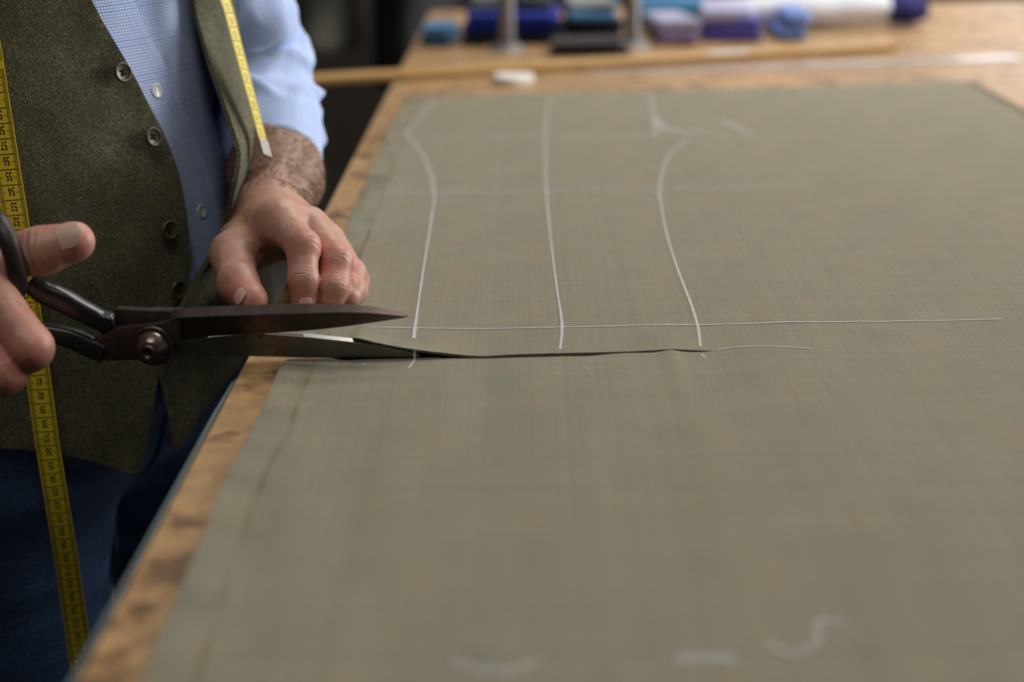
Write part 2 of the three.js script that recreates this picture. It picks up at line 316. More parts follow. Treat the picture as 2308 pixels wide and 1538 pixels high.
{
  const t = thing('sideboard', 'dark brown sideboard standing against the far wall', 'cabinet', [1.35, 0, RZ0 + 0.24]), wood = std({ color: lin(0.045, 0.024, 0.011), roughness: 0.5 });
  part('body', rbox(2.6, 0.82, 0.42, 0, 0.47, 0, 0.006), wood, t); part('top', rbox(2.66, 0.03, 0.46, 0, 0.895, 0, 0.004), wood, t); part('plinth', rbox(2.5, 0.06, 0.36, 0, 0.03, 0, 0.004), M.frame, t);
  for (let k = 0; k < 4; k++) { const d = part('door', rbox(0.62, 0.74, 0.02, -0.96 + 0.64 * k, 0.47, 0.22, 0.004), wood, t); const kn = new THREE.SphereGeometry(0.014, 16, 12); kn.translate(-0.96 + 0.64 * k + (k % 2 ? -0.26 : 0.26), 0.52, 0.24); part('knob', kn, M.tapeMetal, d); }
}

// ---------------------------------------------------------------- the cloth
const CX0 = -0.1415, CX1 = 0.516, CT = 0.0011;               // left selvage, right fold, height of the doubled cloth
const farEdge = [[-0.1002, 0.9642, -0.7695], [-0.0883, 0.9612, -0.7692], [-0.0681, 0.9571, -0.7692], [-0.0503, 0.9542, -0.7697], [-0.0299, 0.9514, -0.772], [-0.012, 0.9497, -0.774], [0.0086, 0.9493, -0.7748], [0.0266, 0.9494, -0.7752], [0.0523, 0.9507, -0.7752], [0.0703, 0.9517, -0.7752], [0.0806, 0.9524, -0.7752], [0.0934, 0.9517, -0.7752], [0.1076, 0.9502, -0.7752]];
const nearEdge = [[-0.14, 0.9511, -0.7679], [-0.1273, 0.9511, -0.7688], [-0.1172, 0.9511, -0.7706], [-0.109, 0.9511, -0.7662], [-0.0938, 0.9511, -0.7674], [-0.0683, 0.9511, -0.7686], [-0.0503, 0.9511, -0.7686], [-0.0119, 0.9511, -0.7681], [0.0264, 0.9511, -0.768]];
const nearLift = [[0.0265, 0.9495, -0.7722], [0.0522, 0.9496, -0.7725], [0.065, 0.95, -0.7727], [0.0727, 0.9514, -0.773], [0.0805, 0.9524, -0.774], [0.0881, 0.9513, -0.7735], [0.0958, 0.95, -0.773], [0.101, 0.9497, -0.7735], [0.1076, 0.9502, -0.7752]];
const liftFar = table1([[-0.142, 0.0016], [-0.125, 0.0030], [-0.108, 0.0078], [farEdge[0][0] - 0.004, 0.0105], ...farEdge.map((p) => [p[0], Math.max(0, p[1] - TY - CT)]), [0.14, 0.0012], [0.19, 0]]);
const zFar = table1([[-0.142, -0.7835], [-0.118, -0.7825], [farEdge[0][0] - 0.012, -0.7790], [farEdge[0][0] - 0.004, -0.7755], ...farEdge.map((p) => [p[0], p[2]]), [0.2, -0.7752]]);
const zNear = table1([...nearEdge.map((p) => [p[0], p[2]]), ...nearLift.slice(1).map((p) => [p[0], p[2]])]);
const liftNear = table1([[-0.14, 0], [nearLift[0][0], 0], ...nearLift.slice(1).map((p) => [p[0], Math.max(0, p[1] - TY - CT)]), [0.14, 0.0012], [0.19, 0]]);
function waves(x, z) {
  let y = 0.00035 * (1 + noise3(x * 14, 3, z * 7));
  const near = smooth(-0.79, -0.72, z) * (1 - 0.5 * smooth(-0.6, -0.4, z));
  y += near * 0.0010 * (1 + noise3(x * 38 + (z + 0.77) * 6 * x * 8, 8, z * 5)) * (1 - 0.6 * smooth(0.12, 0.3, x));
  y += 0.0004 * (1 + noise3(x * 60, 5, z * 18)) * smooth(-0.95, -0.8, z) * (1 - smooth(-0.86, -0.78, z));
  const edge = 1 - smooth(CX0 + 0.004, CX0 + 0.035, x);      // puckered selvage
  y += edge * (0.0012 + 0.0012 * noise3(4, x * 30, z * 62));
  return y;
}
function clothY(x, z, far) {
  const base = TY + CT + waves(x, z);
  if (far ?? z < (x < 0.1 ? (zFar(x) + zNear(x)) / 2 : -0.774)) { const d = Math.max(0, zFar(x) - z); return base + liftFar(x) * Math.exp(-d / 0.035) * (1 - smooth(0.08, 0.16, d)); }
  const d = Math.max(0, z - zNear(x)); return base + liftNear(x) * Math.exp(-d / 0.05) * (1 - smooth(0.1, 0.2, d));
}
const clothGroup = thing('cloth', 'doubled olive wool cloth being cut on the table, marked with white chalk', 'fabric', [0, 0, 0]);
{
  const xs = []; for (let x = CX0; x < -0.105; x += 0.0012) xs.push(x); for (let x = -0.105; x < 0.20; x += 0.0022) xs.push(x); for (let x = 0.20; x < CX1 - 0.012; x += 0.006) xs.push(x);
  for (let k = 0; k <= 6; k++) xs.push(CX1 - 0.012 + k * 0.002);
  const zEnd = (x) => -1.652 - 0.06 * (x + 0.146) + 0.004 * noise3(x * 9, 1, 2), leftShift = (z) => 0.0022 * noise3(z * 9, 4, 0) + 0.001 * noise3(z * 40, 9, 0);
  const layer = (far, drop, grow, nv) => {
    const nu = xs.length - 1;
    return grid(nu, nv, (u, v, i) => {
      const x0 = xs[i], z0 = far ? zFar(x0) : zNear(x0), z1 = far ? zEnd(x0) - grow : -0.20 + grow;
      const s = Math.pow(v, 1.6), z = z0 + (z1 - z0) * s + (drop && v === 0 ? (far ? 0.0006 : -0.0004) : 0);
      const k = 1 - smooth(CX0, CX0 + 0.05, x0), x = x0 + k * leftShift(z) + (i === nu ? grow * 5 : 0);
      const roll = x0 > CX1 - 0.01 ? Math.sqrt(Math.max(0, 1 - ((x0 - CX1 + 0.01) / 0.01) ** 2)) : 1;
      let y = clothY(x0, z, far) - drop; if (!drop) y = TY + 0.0004 + (y - TY - 0.0004) * roll; else y = Math.max(y, TY + 0.0003);
      if (v === 1) y = Math.max(TY + 0.0002, y - 0.0008);
      return [x, y, z];
    }, (u, v, p) => [p[0] / 0.14, p[2] / 0.14], (u, v, p) => {
      const e = p[0] - CX0 - leftShift(p[2]), line = gauss(e - 0.0185 - 0.0012 * noise3(p[2] * 30, 2, 7), 0.0011) * (0.55 + 0.45 * noise3(p[2] * 60, 5, 5));
      const band = 1 - smooth(0.016, 0.019, e), patch = band * smooth(0.1, 0.6, noise3(p[2] * 26, e * 60, 3));
      const c = [1, 1, 1];
      const dark = clamp(0.62 * line + 0.26 * patch); if (grow && p[0] > CX1 - 0.003) { c[0] = 0.66; c[1] = 0.64; c[2] = 0.56; } c[0] -= dark * 0.75; c[1] -= dark * 0.85; c[2] -= dark * 1.1; 
      return c;
    });
  };
  part('upper_layer', mergeGeometries([layer(true, 0, 0, 130), layer(false, 0, 0, 150)]), M.cloth, clothGroup);
  part('lower_layer', mergeGeometries([layer(true, 0.0009, 0.003, 60), layer(false, 0.0009, 0.003, 70)]), M.cloth, clothGroup);
  const strokes = (name, px, width, mat, lift = 0.0004) => {
    const pts = px.map((p) => [p[0], 0, p[2]]), n = Math.max(12, Math.round(px.length * 14)), line = splinePoints(pts, n), P = [], U = [], I = []; let s = 0;
    line.forEach((p, i) => {
      const a = line[Math.max(0, i - 1)], b = line[Math.min(n, i + 1)], d = b.clone().sub(a).normalize(), w = (typeof width === 'function' ? width(i / n) : width) / 2 * (1 + 0.25 * noise3(p.x * 300, p.z * 300, 2));
      if (i) s += p.distanceTo(line[i - 1]);
      for (const k of [-1, 1]) { const x = p.x + k * w * -d.z, z = p.z + k * w * d.x; P.push(x, clothY(x, z) + lift, z); U.push(s / 0.06, k * 0.5 + 0.5); }
      if (i) { const q = 2 * i; I.push(q - 2, q - 1, q, q, q - 1, q + 1); }
    });
    const g = new THREE.BufferGeometry(); g.setAttribute('position', new THREE.Float32BufferAttribute(P, 3)); g.setAttribute('uv', new THREE.Float32BufferAttribute(U, 2)); g.setIndex(I); g.computeVertexNormals();
    return part(name, g, mat, clothGroup, 'white chalk mark');
  };
  strokes('chalk_line', [[-0.0976, 0.95, -0.8171], [-0.053, 0.95, -0.8192], [0.0174, 0.95, -0.8211], [0.1013, 0.95, -0.8206], [0.1364, 0.95, -0.8207], [0.1637, 0.95, -0.8228], [0.2178, 0.95, -0.8229], [0.2884, 0.95, -0.8247]], 0.0018, M.chalk);
  strokes('chalk_line', [[0.1423, 0.95, -0.8204], [0.1542, 0.95, -0.8224], [0.1664, 0.95, -0.8227]], 0.0024, M.chalk);
  strokes('chalk_line', [[-0.0967, 0.95, -1.6445], [-0.1154, 0.95, -1.5279], [-0.1233, 0.95, -1.4435], [-0.1214, 0.95, -1.4073]], 0.0045, M.chalkFaint);
  strokes('chalk_line', [[-0.1243, 0.95, -1.4321], [-0.1041, 0.95, -1.3488], [-0.0877, 0.95, -1.249], [-0.0784, 0.95, -1.1578]], 0.0050, M.chalkFaint);
  strokes('chalk_line', [[-0.0782, 0.95, -1.1547], [-0.0757, 0.95, -1.033], [-0.0735, 0.95, -0.9308], [-0.0711, 0.95, -0.8411], [-0.0695, 0.95, -0.7959]], (t) => 0.0022 + 0.0012 * gauss(t - 0.97, 0.12), M.chalk);
  strokes('chalk_line', [[-0.0669, 0.95, -0.7708], [-0.0675, 0.95, -0.7613], [-0.0693, 0.95, -0.7514]], 0.0017, M.chalk);
  strokes('chalk_line', [[0.0264, 0.95, -1.6327], [0.0179, 0.95, -1.4317], [0.0154, 0.95, -1.2329], [0.0148, 0.95, -1.1671]], 0.0040, M.chalkFaint);
  strokes('chalk_line', [[0.0149, 0.95, -1.175], [0.0161, 0.95, -1.0155], [0.018, 0.95, -0.8962], [0.0193, 0.95, -0.8226], [0.0172, 0.95, -0.7815]], (t) => 0.0019 + 0.0011 * gauss(t - 0.9, 0.1), M.chalk);
  strokes('chalk_line', [[0.1422, 0.95, -1.6421], [0.1356, 0.95, -1.5184], [0.1258, 0.95, -1.3894]], 0.0045, M.chalkFaint);
  strokes('chalk_line', [[0.133, 0.95, -1.4884], [0.1399, 0.95, -1.4329], [0.1583, 0.95, -1.4154], [0.1795, 0.95, -1.4182]], 0.016, M.chalkFaint);
  strokes('chalk_line', [[0.1567, 0.95, -1.3804], [0.134, 0.95, -1.3164], [0.1181, 0.95, -1.2343], [0.1074, 0.95, -1.1456]], 0.0050, M.chalkFaint);
  strokes('chalk_line', [[0.1088, 0.95, -1.1609], [0.1032, 0.95, -1.0352], [0.1019, 0.95, -0.9321], [0.1023, 0.95, -0.864], [0.1016, 0.95, -0.8165], [0.0988, 0.95, -0.7811]], (t) => 0.0021 + 0.0006 * gauss(t - 0.85, 0.15), M.chalk);
  strokes('chalk_line', [[0.0982, 0.95, -0.7691], [0.0996, 0.95, -0.7624]], 0.0016, M.chalk);
  strokes('chalk_line', [[-0.1222, 0.95, -1.1747], [0.0145, 0.95, -1.175], [0.1083, 0.95, -1.1766], [0.2391, 0.95, -1.1757]], 0.0045, M.chalkFaint);
  strokes('chalk_line', [[-0.1214, 0.95, -1.4007], [0.0178, 0.95, -1.396], [0.1284, 0.95, -1.4045]], 0.0055, M.chalkFaint);
  strokes('chalk_line', [[0.2016, 0.95, -1.475], [0.2126, 0.95, -1.4383], [0.2228, 0.95, -1.4012]], 0.009, M.chalkFaint);
  strokes('chalk_line', [[0.108, 0.95, -0.7761], [0.1198, 0.95, -0.7794], [0.1376, 0.95, -0.7779], [0.1625, 0.95, -0.7739]], 0.0016, M.chalk);
  strokes('chalk_line', [[-0.0303, 0.95, -0.4494], [-0.0219, 0.95, -0.4428], [-0.0107, 0.95, -0.4417], [0.0021, 0.95, -0.4487]], 0.0042, M.chalkFaint);
  strokes('chalk_line', [[0.0508, 0.95, -0.4477], [0.0618, 0.95, -0.4483], [0.0721, 0.95, -0.4472]], 0.0085, M.chalkFaint);
  strokes('chalk_line', [[0.0851, 0.95, -0.4583], [0.0936, 0.95, -0.4506], [0.1036, 0.95, -0.4579], [0.1082, 0.95, -0.4734], [0.1176, 0.95, -0.4723]], 0.0042, M.chalkFaint);
  const ne = []; for (let k = 0; k <= 30; k++) { const x = -0.137 + (k / 30) * 0.085; ne.push([x, 0, zNear(x) + 0.0004]); }
  strokes('chalk_line', ne, 0.0010, M.chalk, 0.0004);
  for (const p of [[-0.0956, 0.95, -0.7603], [0.0331, 0.95, -0.7362], [0.1991, 0.95, -0.8237], [0.106, 0.95, -0.743], [0.0305, 0.95, -0.7453]]) { const g = new THREE.IcosahedronGeometry(0.0005, 1); g.scale(1.4, 0.6, 1); g.translate(p[0], clothY(p[0], p[2]) + 0.0003, p[2]); part('chalk_crumb', g, M.white, clothGroup); }
}

// ---------------------------------------------------------------- things lying at the far end of the table
{
  const a = V([-0.2997, 0.955, -1.7579]), b = V([0.4988, 0.955, -1.9735]), d = b.clone().sub(a), L = d.length(), r = thing('yardstick', 'long yellow wooden yardstick lying across the table, its end overhanging the edge', 'ruler', [(a.x + b.x) / 2, TY, (a.z + b.z) / 2]);
  r.rotation.y = -Math.atan2(d.z, d.x);
  part('stick', rbox(L, 0.009, 0.042, 0, 0.0046, 0, 0.0015), M.beech, r);
  part('end_label', rbox(0.06, 0.0006, 0.03, L / 2 - 0.24, 0.0094, 0.002, 0.0002), M.paper, r, 'faded pale patch near the end');
}
{
  const a = V([0.0804, 0.95, -1.8185]), b = V([0.6416, 0.95, -1.8757]), d = b.clone().sub(a), L = d.length(), r = thing('steel_ruler', 'shiny steel ruler lying in front of the wooden yardstick', 'ruler', [(a.x + b.x) / 2, TY, (a.z + b.z) / 2]);
  r.rotation.y = -Math.atan2(d.z, d.x);
  part('blade', rbox(L, 0.0012, 0.036, 0, 0.0007, 0, 0.0004), M.chrome, r);
  const ticks = []; for (let k = 0; k < 110; k++) ticks.push(box(0.0004, 0.0001, k % 10 ? 0.005 : 0.009, -L / 2 + 0.006 + k * (L - 0.012) / 110, 0.00135, 0.0175 - (k % 10 ? 0.0025 : 0.0045)));
  part('scale_marks', mergeGeometries(ticks), M.thread, r);
}
{
  const s = new THREE.Shape(), R = 0.021; for (let k = 0; k <= 60; k++) { const a = k / 60 * 2 * Math.PI, r = R * (1 + 0.10 * Math.cos(3 * a)), x = r * Math.cos(a) * 1.08, y = r * Math.sin(a); k ? s.lineTo(x, y) : s.moveTo(x, y); }
  const g = new THREE.ExtrudeGeometry(s, { depth: 0.004, bevelEnabled: true, bevelThickness: 0.003, bevelSize: 0.002, bevelSegments: 3 }); g.rotateX(-Math.PI / 2); g.translate(0, 0.003, 0);
  const p = [-0.0178, 0.95, -1.7461], m = single('tailors_chalk', g, M.white, 'flat white piece of tailor\'s chalk between cloth and yardstick', 'chalk'); m.position.set(p[0], TY, p[2]); m.rotation.y = 0.3;
}
function foldedCloth(name, w, h, d, x, z, y0, turn, mat, label, seed, layers = 3, group = 'fabrics at the far end of the table') {
  const t = thing(name, label, 'fabric', [x, y0, z], group); t.rotation.y = turn;
  for (let k = 0; k < layers; k++) {                       // each fold is a soft pillowed slab
    const lh = h / layers, g = new RoundedBoxGeometry(w * (1 - 0.04 * k), lh * 1.02, d * (1 - 0.03 * k), 6, lh * 0.48);
    const P = g.attributes.position;
    for (let i = 0; i < P.count; i++) {
      const px = P.getX(i), pz = P.getZ(i), n = noise3(px * 11 + seed, k * 3, pz * 11 + seed), q = noise3(px * 25, seed + k, pz * 25);
      P.setXYZ(i, px + 0.012 * n, P.getY(i) + lh * (k + 0.5) + (k + 1) * lh * 0.16 * (n + 0.5 * q), pz + 0.012 * q);
    }
    g.computeVertexNormals(); part('fold', g, Array.isArray(mat) ? mat[k % mat.length] : mat, t);
  }
  return t;
}
{
  const navy = cloths(0.006, 0.007, 0.016), royal = cloths(0.012, 0.03, 0.30), sky = cloths(0.07, 0.22, 0.42), grey = cloths(0.24, 0.26, 0.26), sage = cloths(0.10, 0.115, 0.115), lilac = cloths(0.40, 0.40, 0.58), violet = cloths(0.10, 0.09, 0.42), mauve = cloths(0.22, 0.16, 0.30), teal = cloths(0.06, 0.22, 0.38), white = cloths(0.72, 0.75, 0.82), ink = cloths(0.02, 0.02, 0.14), charcoal = cloths(0.030, 0.028, 0.030);
  foldedCloth('folded_cloth', 0.23, 0.016, 0.19, 0.025, -2.17, TY, 0.0, navy, 'black cloth at the bottom of the blue pile', 1);
  foldedCloth('folded_cloth', 0.145, 0.022, 0.18, -0.022, -2.17, TY + 0.020, 0.0, royal, 'royal blue folded cloth on top of the black cloth', 2);
  foldedCloth('folded_cloth', 0.045, 0.026, 0.12, -0.128, -2.13, TY, -0.1, sky, 'small sky blue cloth at the left corner of the pile', 3, 2);
  foldedCloth('folded_cloth', 0.05, 0.02, 0.13, -0.055, -2.185, TY + 0.046, 0.0, grey, 'pale grey cloth strip lying over the royal blue cloth', 4, 2);
  foldedCloth('folded_cloth', 0.055, 0.028, 0.13, 0.012, -2.19, TY + 0.046, 0.0, [sage, grey], 'grey green folded cloth beside the pale grey strip', 5, 3);
  foldedCloth('folded_cloth', 0.075, 0.036, 0.17, 0.098, -2.17, TY + 0.020, 0.0, [navy, sky, grey], 'navy cloth with pale folds at the right of the royal blue cloth', 6, 3);
  foldedCloth('folded_cloth', 0.10, 0.02, 0.075, 0.085, -1.995, TY, 0.02, charcoal, 'flat charcoal cloth just behind the yardstick', 7, 2);
  foldedCloth('folded_cloth', 0.06, 0.034, 0.15, 0.212, -2.12, TY, 0.05, [mauve, lilac], 'mauve and lilac cloth beside the right post', 8, 2);
  foldedCloth('folded_cloth', 0.085, 0.05, 0.14, 0.30, -2.14, TY, -0.05, [violet, violet, lilac], 'violet blue folded cloth with pale fold', 9, 3);
  foldedCloth('folded_cloth', 0.13, 0.05, 0.07, 0.235, -2.265, TY, 0.0, [teal, teal, sky], 'teal blue folded cloth behind the violet cloth', 10, 3);
  foldedCloth('folded_cloth', 0.04, 0.036, 0.10, 0.382, -2.12, TY, 0.05, cloths(0.16, 0.26, 0.60), 'cornflower blue cloth end right of the violet cloth', 11, 2);
  // the rolled white cloth with a dark blue end
  const r = thing('cloth_roll', 'long white rolled cloth with dark blue end at the far end of the table', 'fabric', [0, 0, 0]);
  const a = [0.2948, 0.98, -2.1697], b = [0.551, 0.98, -2.2178];
  const roll = (p, q, r0, mat, nm, seed) => { const rings = []; for (let j = 0; j <= 40; j++) { const t = j / 40, ring = [], rr = r0 * (0.25 + 0.75 * Math.pow(Math.sin(Math.PI * clamp(0.06 + 0.88 * t)), 0.35)); for (let i = 0; i < 28; i++) { const an = i / 28 * 2 * Math.PI, k = rr * (1 + 0.09 * noise3(Math.cos(an) * 1.5 + seed, t * 6, Math.sin(an) * 1.5)), sp = p[0] + (q[0] - p[0]) * t; ring.push([sp, Math.max(TY + 0.0008, p[1] + 0.75 * k * Math.sin(an)), p[2] + (q[2] - p[2]) * t + 1.1 * k * Math.cos(an)]); } rings.push(ring); } return part(nm, loft(rings), mat, r); };
  roll([a[0], TY + 0.03, a[2]], [b[0], TY + 0.026, b[2]], 0.034, white, 'roll', 3);
  roll([b[0] - 0.005, TY + 0.024, b[2]], [b[0] + 0.06, TY + 0.022, b[2] - 0.005], 0.028, ink, 'roll_end', 7);
  // grey rack: two posts with feet and a bar above the frame
  const k = thing('display_rack', 'grey metal rack with two upright posts over the fabrics', 'rack', [0, 0, 0]);
  const p1 = [-0.0273, 0.95, -2.03], p2 = [0.1493, 0.95, -2.0396], steel = std({ color: lin(0.25, 0.245, 0.25), roughness: 0.5, metalness: 0.3 });
  for (const p of [p1, p2]) { const c = new THREE.CylinderGeometry(0.011, 0.011, 0.42, 20); c.translate(p[0], TY + 0.215, p[2]); part('post', c, steel, k); const f = new THREE.CylinderGeometry(0.02, 0.026, 0.008, 24); f.translate(p[0], TY + 0.004, p[2]); part('foot', f, steel, k); }
  const bar = new THREE.CylinderGeometry(0.009, 0.009, p2[0] - p1[0] + 0.06, 16); bar.rotateZ(Math.PI / 2); bar.translate((p1[0] + p2[0]) / 2, TY + 0.425, (p1[2] + p2[2]) / 2); part('top_bar', bar, steel, k);
}
// dark garments on a rail in the unlit corner behind the tailor
{
  const rail = thing('clothes_rail', 'metal clothes rail in the dark corner behind the tailor', 'rail', [0, 0, 0]);
  const bar = new THREE.CylinderGeometry(0.014, 0.014, 0.92, 16); bar.rotateZ(Math.PI / 2); bar.translate(-0.54, 1.62, -3.6); part('bar', bar, M.chrome, rail);
  for (const x of [-0.98, -0.10]) { const c = new THREE.CylinderGeometry(0.014, 0.014, 1.62, 14); c.translate(x, 0.81, -3.6); part('post', c, M.chrome, rail); part('foot', rbox(0.05, 0.03, 0.5, x, 0.015, -3.6, 0.008), M.frame, rail); }
  const garment = (x, col, len, w, label, s) => {
    const g = thing('hanging_jacket', label, 'jacket', [x, 1.60, -3.6], 'jackets on the rail'); g.rotation.y = Math.PI / 2 + 0.2 * noise3(s, 1, 1);
    const rings = []; for (let j = 0; j <= 26; j++) { const t = j / 26, ring = [], hw = w * (0.28 + 0.72 * smooth(0, 0.16, t)) * (1 - 0.06 * t), hd = 0.05 + 0.05 * smooth(0, 0.2, t); for (let i = 0; i < 36; i++) { const an = i / 36 * 2 * Math.PI, f = 1 + 0.16 * t * noise3(Math.cos(an) * 3 + s, t * 2, Math.sin(an) * 3); ring.push([hw * Math.cos(an) * f, -0.05 - len * t, hd * Math.sin(an) * f]); } rings.push(ring); }
    part('garment', loft(rings), cloths(...col), g);
    const sl = (k) => { const rr = []; for (let j = 0; j <= 16; j++) { const t = j / 16, ring = []; for (let i = 0; i < 16; i++) { const an = i / 16 * 2 * Math.PI, q = 0.055 - 0.015 * t; ring.push([k * (w * 0.9 + 0.03 + 0.035 * t) + q * Math.cos(an), -0.1 - 0.58 * t, 0.02 + q * 1.1 * Math.sin(an)]); } rr.push(ring); } return loft(rr); };
    part('sleeve', sl(-1), cloths(...col), g); part('sleeve', sl(1), cloths(...col), g);
    part('hanger_hook', tube([[0, -0.05, 0], [0, 0.015, 0], [0.018, 0.03, 0], [0.0, 0.045, 0]], 0.003, 20, 8), M.chrome, g);
  };
  garment(-0.76, [0.016, 0.018, 0.02], 0.88, 0.20, 'black jacket at the left end of the rail', 6);
  garment(-0.52, [0.10, 0.098, 0.080], 0.80, 0.20, 'taupe grey jacket behind the tailor\'s elbow', 3);
  garment(-0.28, [0.014, 0.015, 0.019], 0.9, 0.20, 'black jacket at the right end of the rail', 4);
}

// ---------------------------------------------------------------- shears
{
  const sh = thing('tailors_shears', 'large dark metal tailor\'s shears with black handles, cutting into the olive cloth', 'scissors', [0, 0, 0]);
  const flatLoft = (rings) => toCreasedNormals(loft(rings), 0.35);
  const uvPlanar = (g, s = 0.05) => { const P = g.attributes.position, U = g.attributes.uv; for (let i = 0; i < P.count; i++) U.setXY(i, P.getX(i) / s, (P.getY(i) + P.getZ(i)) / s); return g; };
  // upper blade: rings of cutting edge, ridge, spine, inner heel
  const up = [
    [[-0.2072, 0.9611, -0.7695], [-0.2032, 0.9796, -0.7625], [-0.2056, 0.983, -0.77]],
    [[-0.2033, 0.9643, -0.7695], [-0.2002, 0.9811, -0.7622], [-0.2024, 0.9844, -0.77]],
    [[-0.1966, 0.9666, -0.7695], [-0.1936, 0.9813, -0.7621], [-0.195, 0.9848, -0.77]],
    [[-0.1774, 0.9674, -0.7695], [-0.1746, 0.9818, -0.7621], [-0.1759, 0.9854, -0.77]],
    [[-0.1518, 0.9683, -0.7695], [-0.1495, 0.9822, -0.7622], [-0.1505, 0.986, -0.77]],
    [[-0.1261, 0.9698, -0.7695], [-0.1243, 0.9825, -0.7625], [-0.1251, 0.9862, -0.77]],
    [[-0.1082, 0.9716, -0.7695], [-0.1068, 0.9826, -0.763], [-0.1074, 0.9857, -0.77]],
    [[-0.0928, 0.9736, -0.7695], [-0.0918, 0.9816, -0.764], [-0.0923, 0.9843, -0.77]],
    [[-0.08, 0.9754, -0.7695], [-0.0795, 0.9798, -0.7655], [-0.0798, 0.9818, -0.77]],
    [[-0.0723, 0.9765, -0.7695], [-0.0716, 0.9782, -0.7672], [-0.0717, 0.9798, -0.77]],
    [[-0.0698, 0.9774, -0.7695], [-0.0692, 0.9781, -0.7685], [-0.0689, 0.9785, -0.77]]];
  const rim = (r) => { const [E, R, S] = r, mid = (p, q, t) => [p[0] + (q[0] - p[0]) * t, p[1] + (q[1] - p[1]) * t, p[2] + (q[2] - p[2]) * t]; return [E, mid(E, R, 0.5), mid(E, R, 0.985), mid(R, S, 0.03), mid(R, S, 0.95), [S[0], S[1] - 0.0004, S[2] - 0.0004], [E[0], E[1] + 0.0008, -0.7702]]; };
  part('upper_blade', uvPlanar(flatLoft(up.map(rim))), M.bronze, sh, 'brown steel upper blade');
  // flat tang of the upper blade, running back to the lower handle
  const ext = (pts, zf, depth, bev = 0.0008) => { const s = new THREE.Shape(pts.map((p) => new THREE.Vector2(p[0], p[1]))); const g = new THREE.ExtrudeGeometry(s, { depth: depth - 2 * bev, bevelEnabled: true, bevelThickness: bev, bevelSize: bev, bevelSegments: 2, curveSegments: 8 }); g.translate(0, 0, zf - depth + bev); return uvPlanar(toCreasedNormals(g, 0.5)); };
  part('tang', ext([[-0.1995, 0.9811, -0.7625], [-0.2027, 0.9796, -0.7625], [-0.2059, 0.9776, -0.7625], [-0.2106, 0.9766, -0.7625], [-0.2159, 0.9759, -0.7625], [-0.2366, 0.9741, -0.7625], [-0.2516, 0.9651, -0.7625], [-0.2514, 0.9632, -0.7625], [-0.2438, 0.9558, -0.7625], [-0.2254, 0.9562, -0.7625], [-0.2151, 0.9567, -0.7625], [-0.2077, 0.9596, -0.7625], [-0.2041, 0.9646, -0.7625], [-0.2, 0.9681, -0.7625]], -0.7628, 0.0068), M.bronze, sh, 'brown steel tang');
  // lower blade: inner face towards the near side, bright ground edge on top
  const lo = [
    [[-0.2075, 0.9624, -0.7703], [-0.2081, 0.9635, -0.7735], 797.5, 385], [[-0.1827, 0.9664, -0.7703], [-0.1834, 0.9669, -0.7735], 801, 480], [[-0.1622, 0.9678, -0.7703], [-0.1628, 0.9675, -0.7735], 803, 560], [[-0.1545, 0.968, -0.7703], [-0.155, 0.9678, -0.7735], 803.5, 590],
    [[-0.1265, 0.9652, -0.7703], [-0.1269, 0.9662, -0.7735], 806, 700], [[-0.1037, 0.9622, -0.7703], [-0.104, 0.9631, -0.7735], 806.5, 790], [[-0.0834, 0.9583, -0.7703], [-0.0837, 0.9586, -0.7735], 806, 870], [[-0.0644, 0.9537, -0.7703], [-0.0646, 0.9535, -0.773], 805.5, 945]];
  const loB = [[-0.208, 0.9566, -0.7703], [-0.1837, 0.9552, -0.7703], [-0.1632, 0.9544, -0.7703], [-0.1555, 0.9541, -0.7703], [-0.1273, 0.953, -0.7703], [-0.1043, 0.9525, -0.7703], [-0.0837, 0.9523, -0.7703], [-0.0645, 0.9523, -0.7703]];
  const keepUp = (p) => [p[0], Math.max(p[1], TY + 0.0006), p[2]];
  part('lower_blade', uvPlanar(flatLoft(lo.map((r, i) => [r[0], loB[i], [loB[i][0], loB[i][1], -0.7755], [r[1][0], r[1][1] - 0.0045, -0.7762], [r[1][0], r[1][1], r[1][2] - 0.0004]].map(keepUp)))), M.steel, sh, 'grey steel lower blade');
  const bev = []; lo.forEach((r) => { const lift = (p, k) => [p[0], Math.max(p[1], TY + 0.0007) + 0.00015, p[2] + k]; bev.push([lift(r[0], 0.0001), lift(r[1], -0.0003), [r[1][0], Math.max(r[1][1], TY + 0.0007) - 0.0008, r[1][2] - 0.0003], [r[0][0], Math.max(r[0][1], TY + 0.0007) - 0.0005, r[0][2] - 0.0001]]); });
  part('ground_edge', flatLoft(bev), M.steelEdge, sh, 'bright ground cutting edge');
  part('tang', ext([[-0.2023, 0.9819, -0.7705], [-0.2158, 0.982, -0.7705], [-0.2297, 0.9829, -0.7705], [-0.2368, 0.9833, -0.7705], [-0.2427, 0.9802, -0.7705], [-0.2483, 0.9714, -0.7705], [-0.2324, 0.9576, -0.7705], [-0.2043, 0.9563, -0.7705], [-0.1863, 0.9555, -0.7705], [-0.1854, 0.9653, -0.7705]], -0.7704, 0.0068), M.bronze, sh, 'brown steel tang of the lower blade');
  // handles
  const hUp = [[-0.2367, 0.9782, -0.768], [-0.2436, 0.9778, -0.768], [-0.254, 0.9839, -0.767], [-0.2655, 0.9916, -0.766], [-0.2758, 0.9973, -0.765], [-0.282, 1.003, -0.764]];
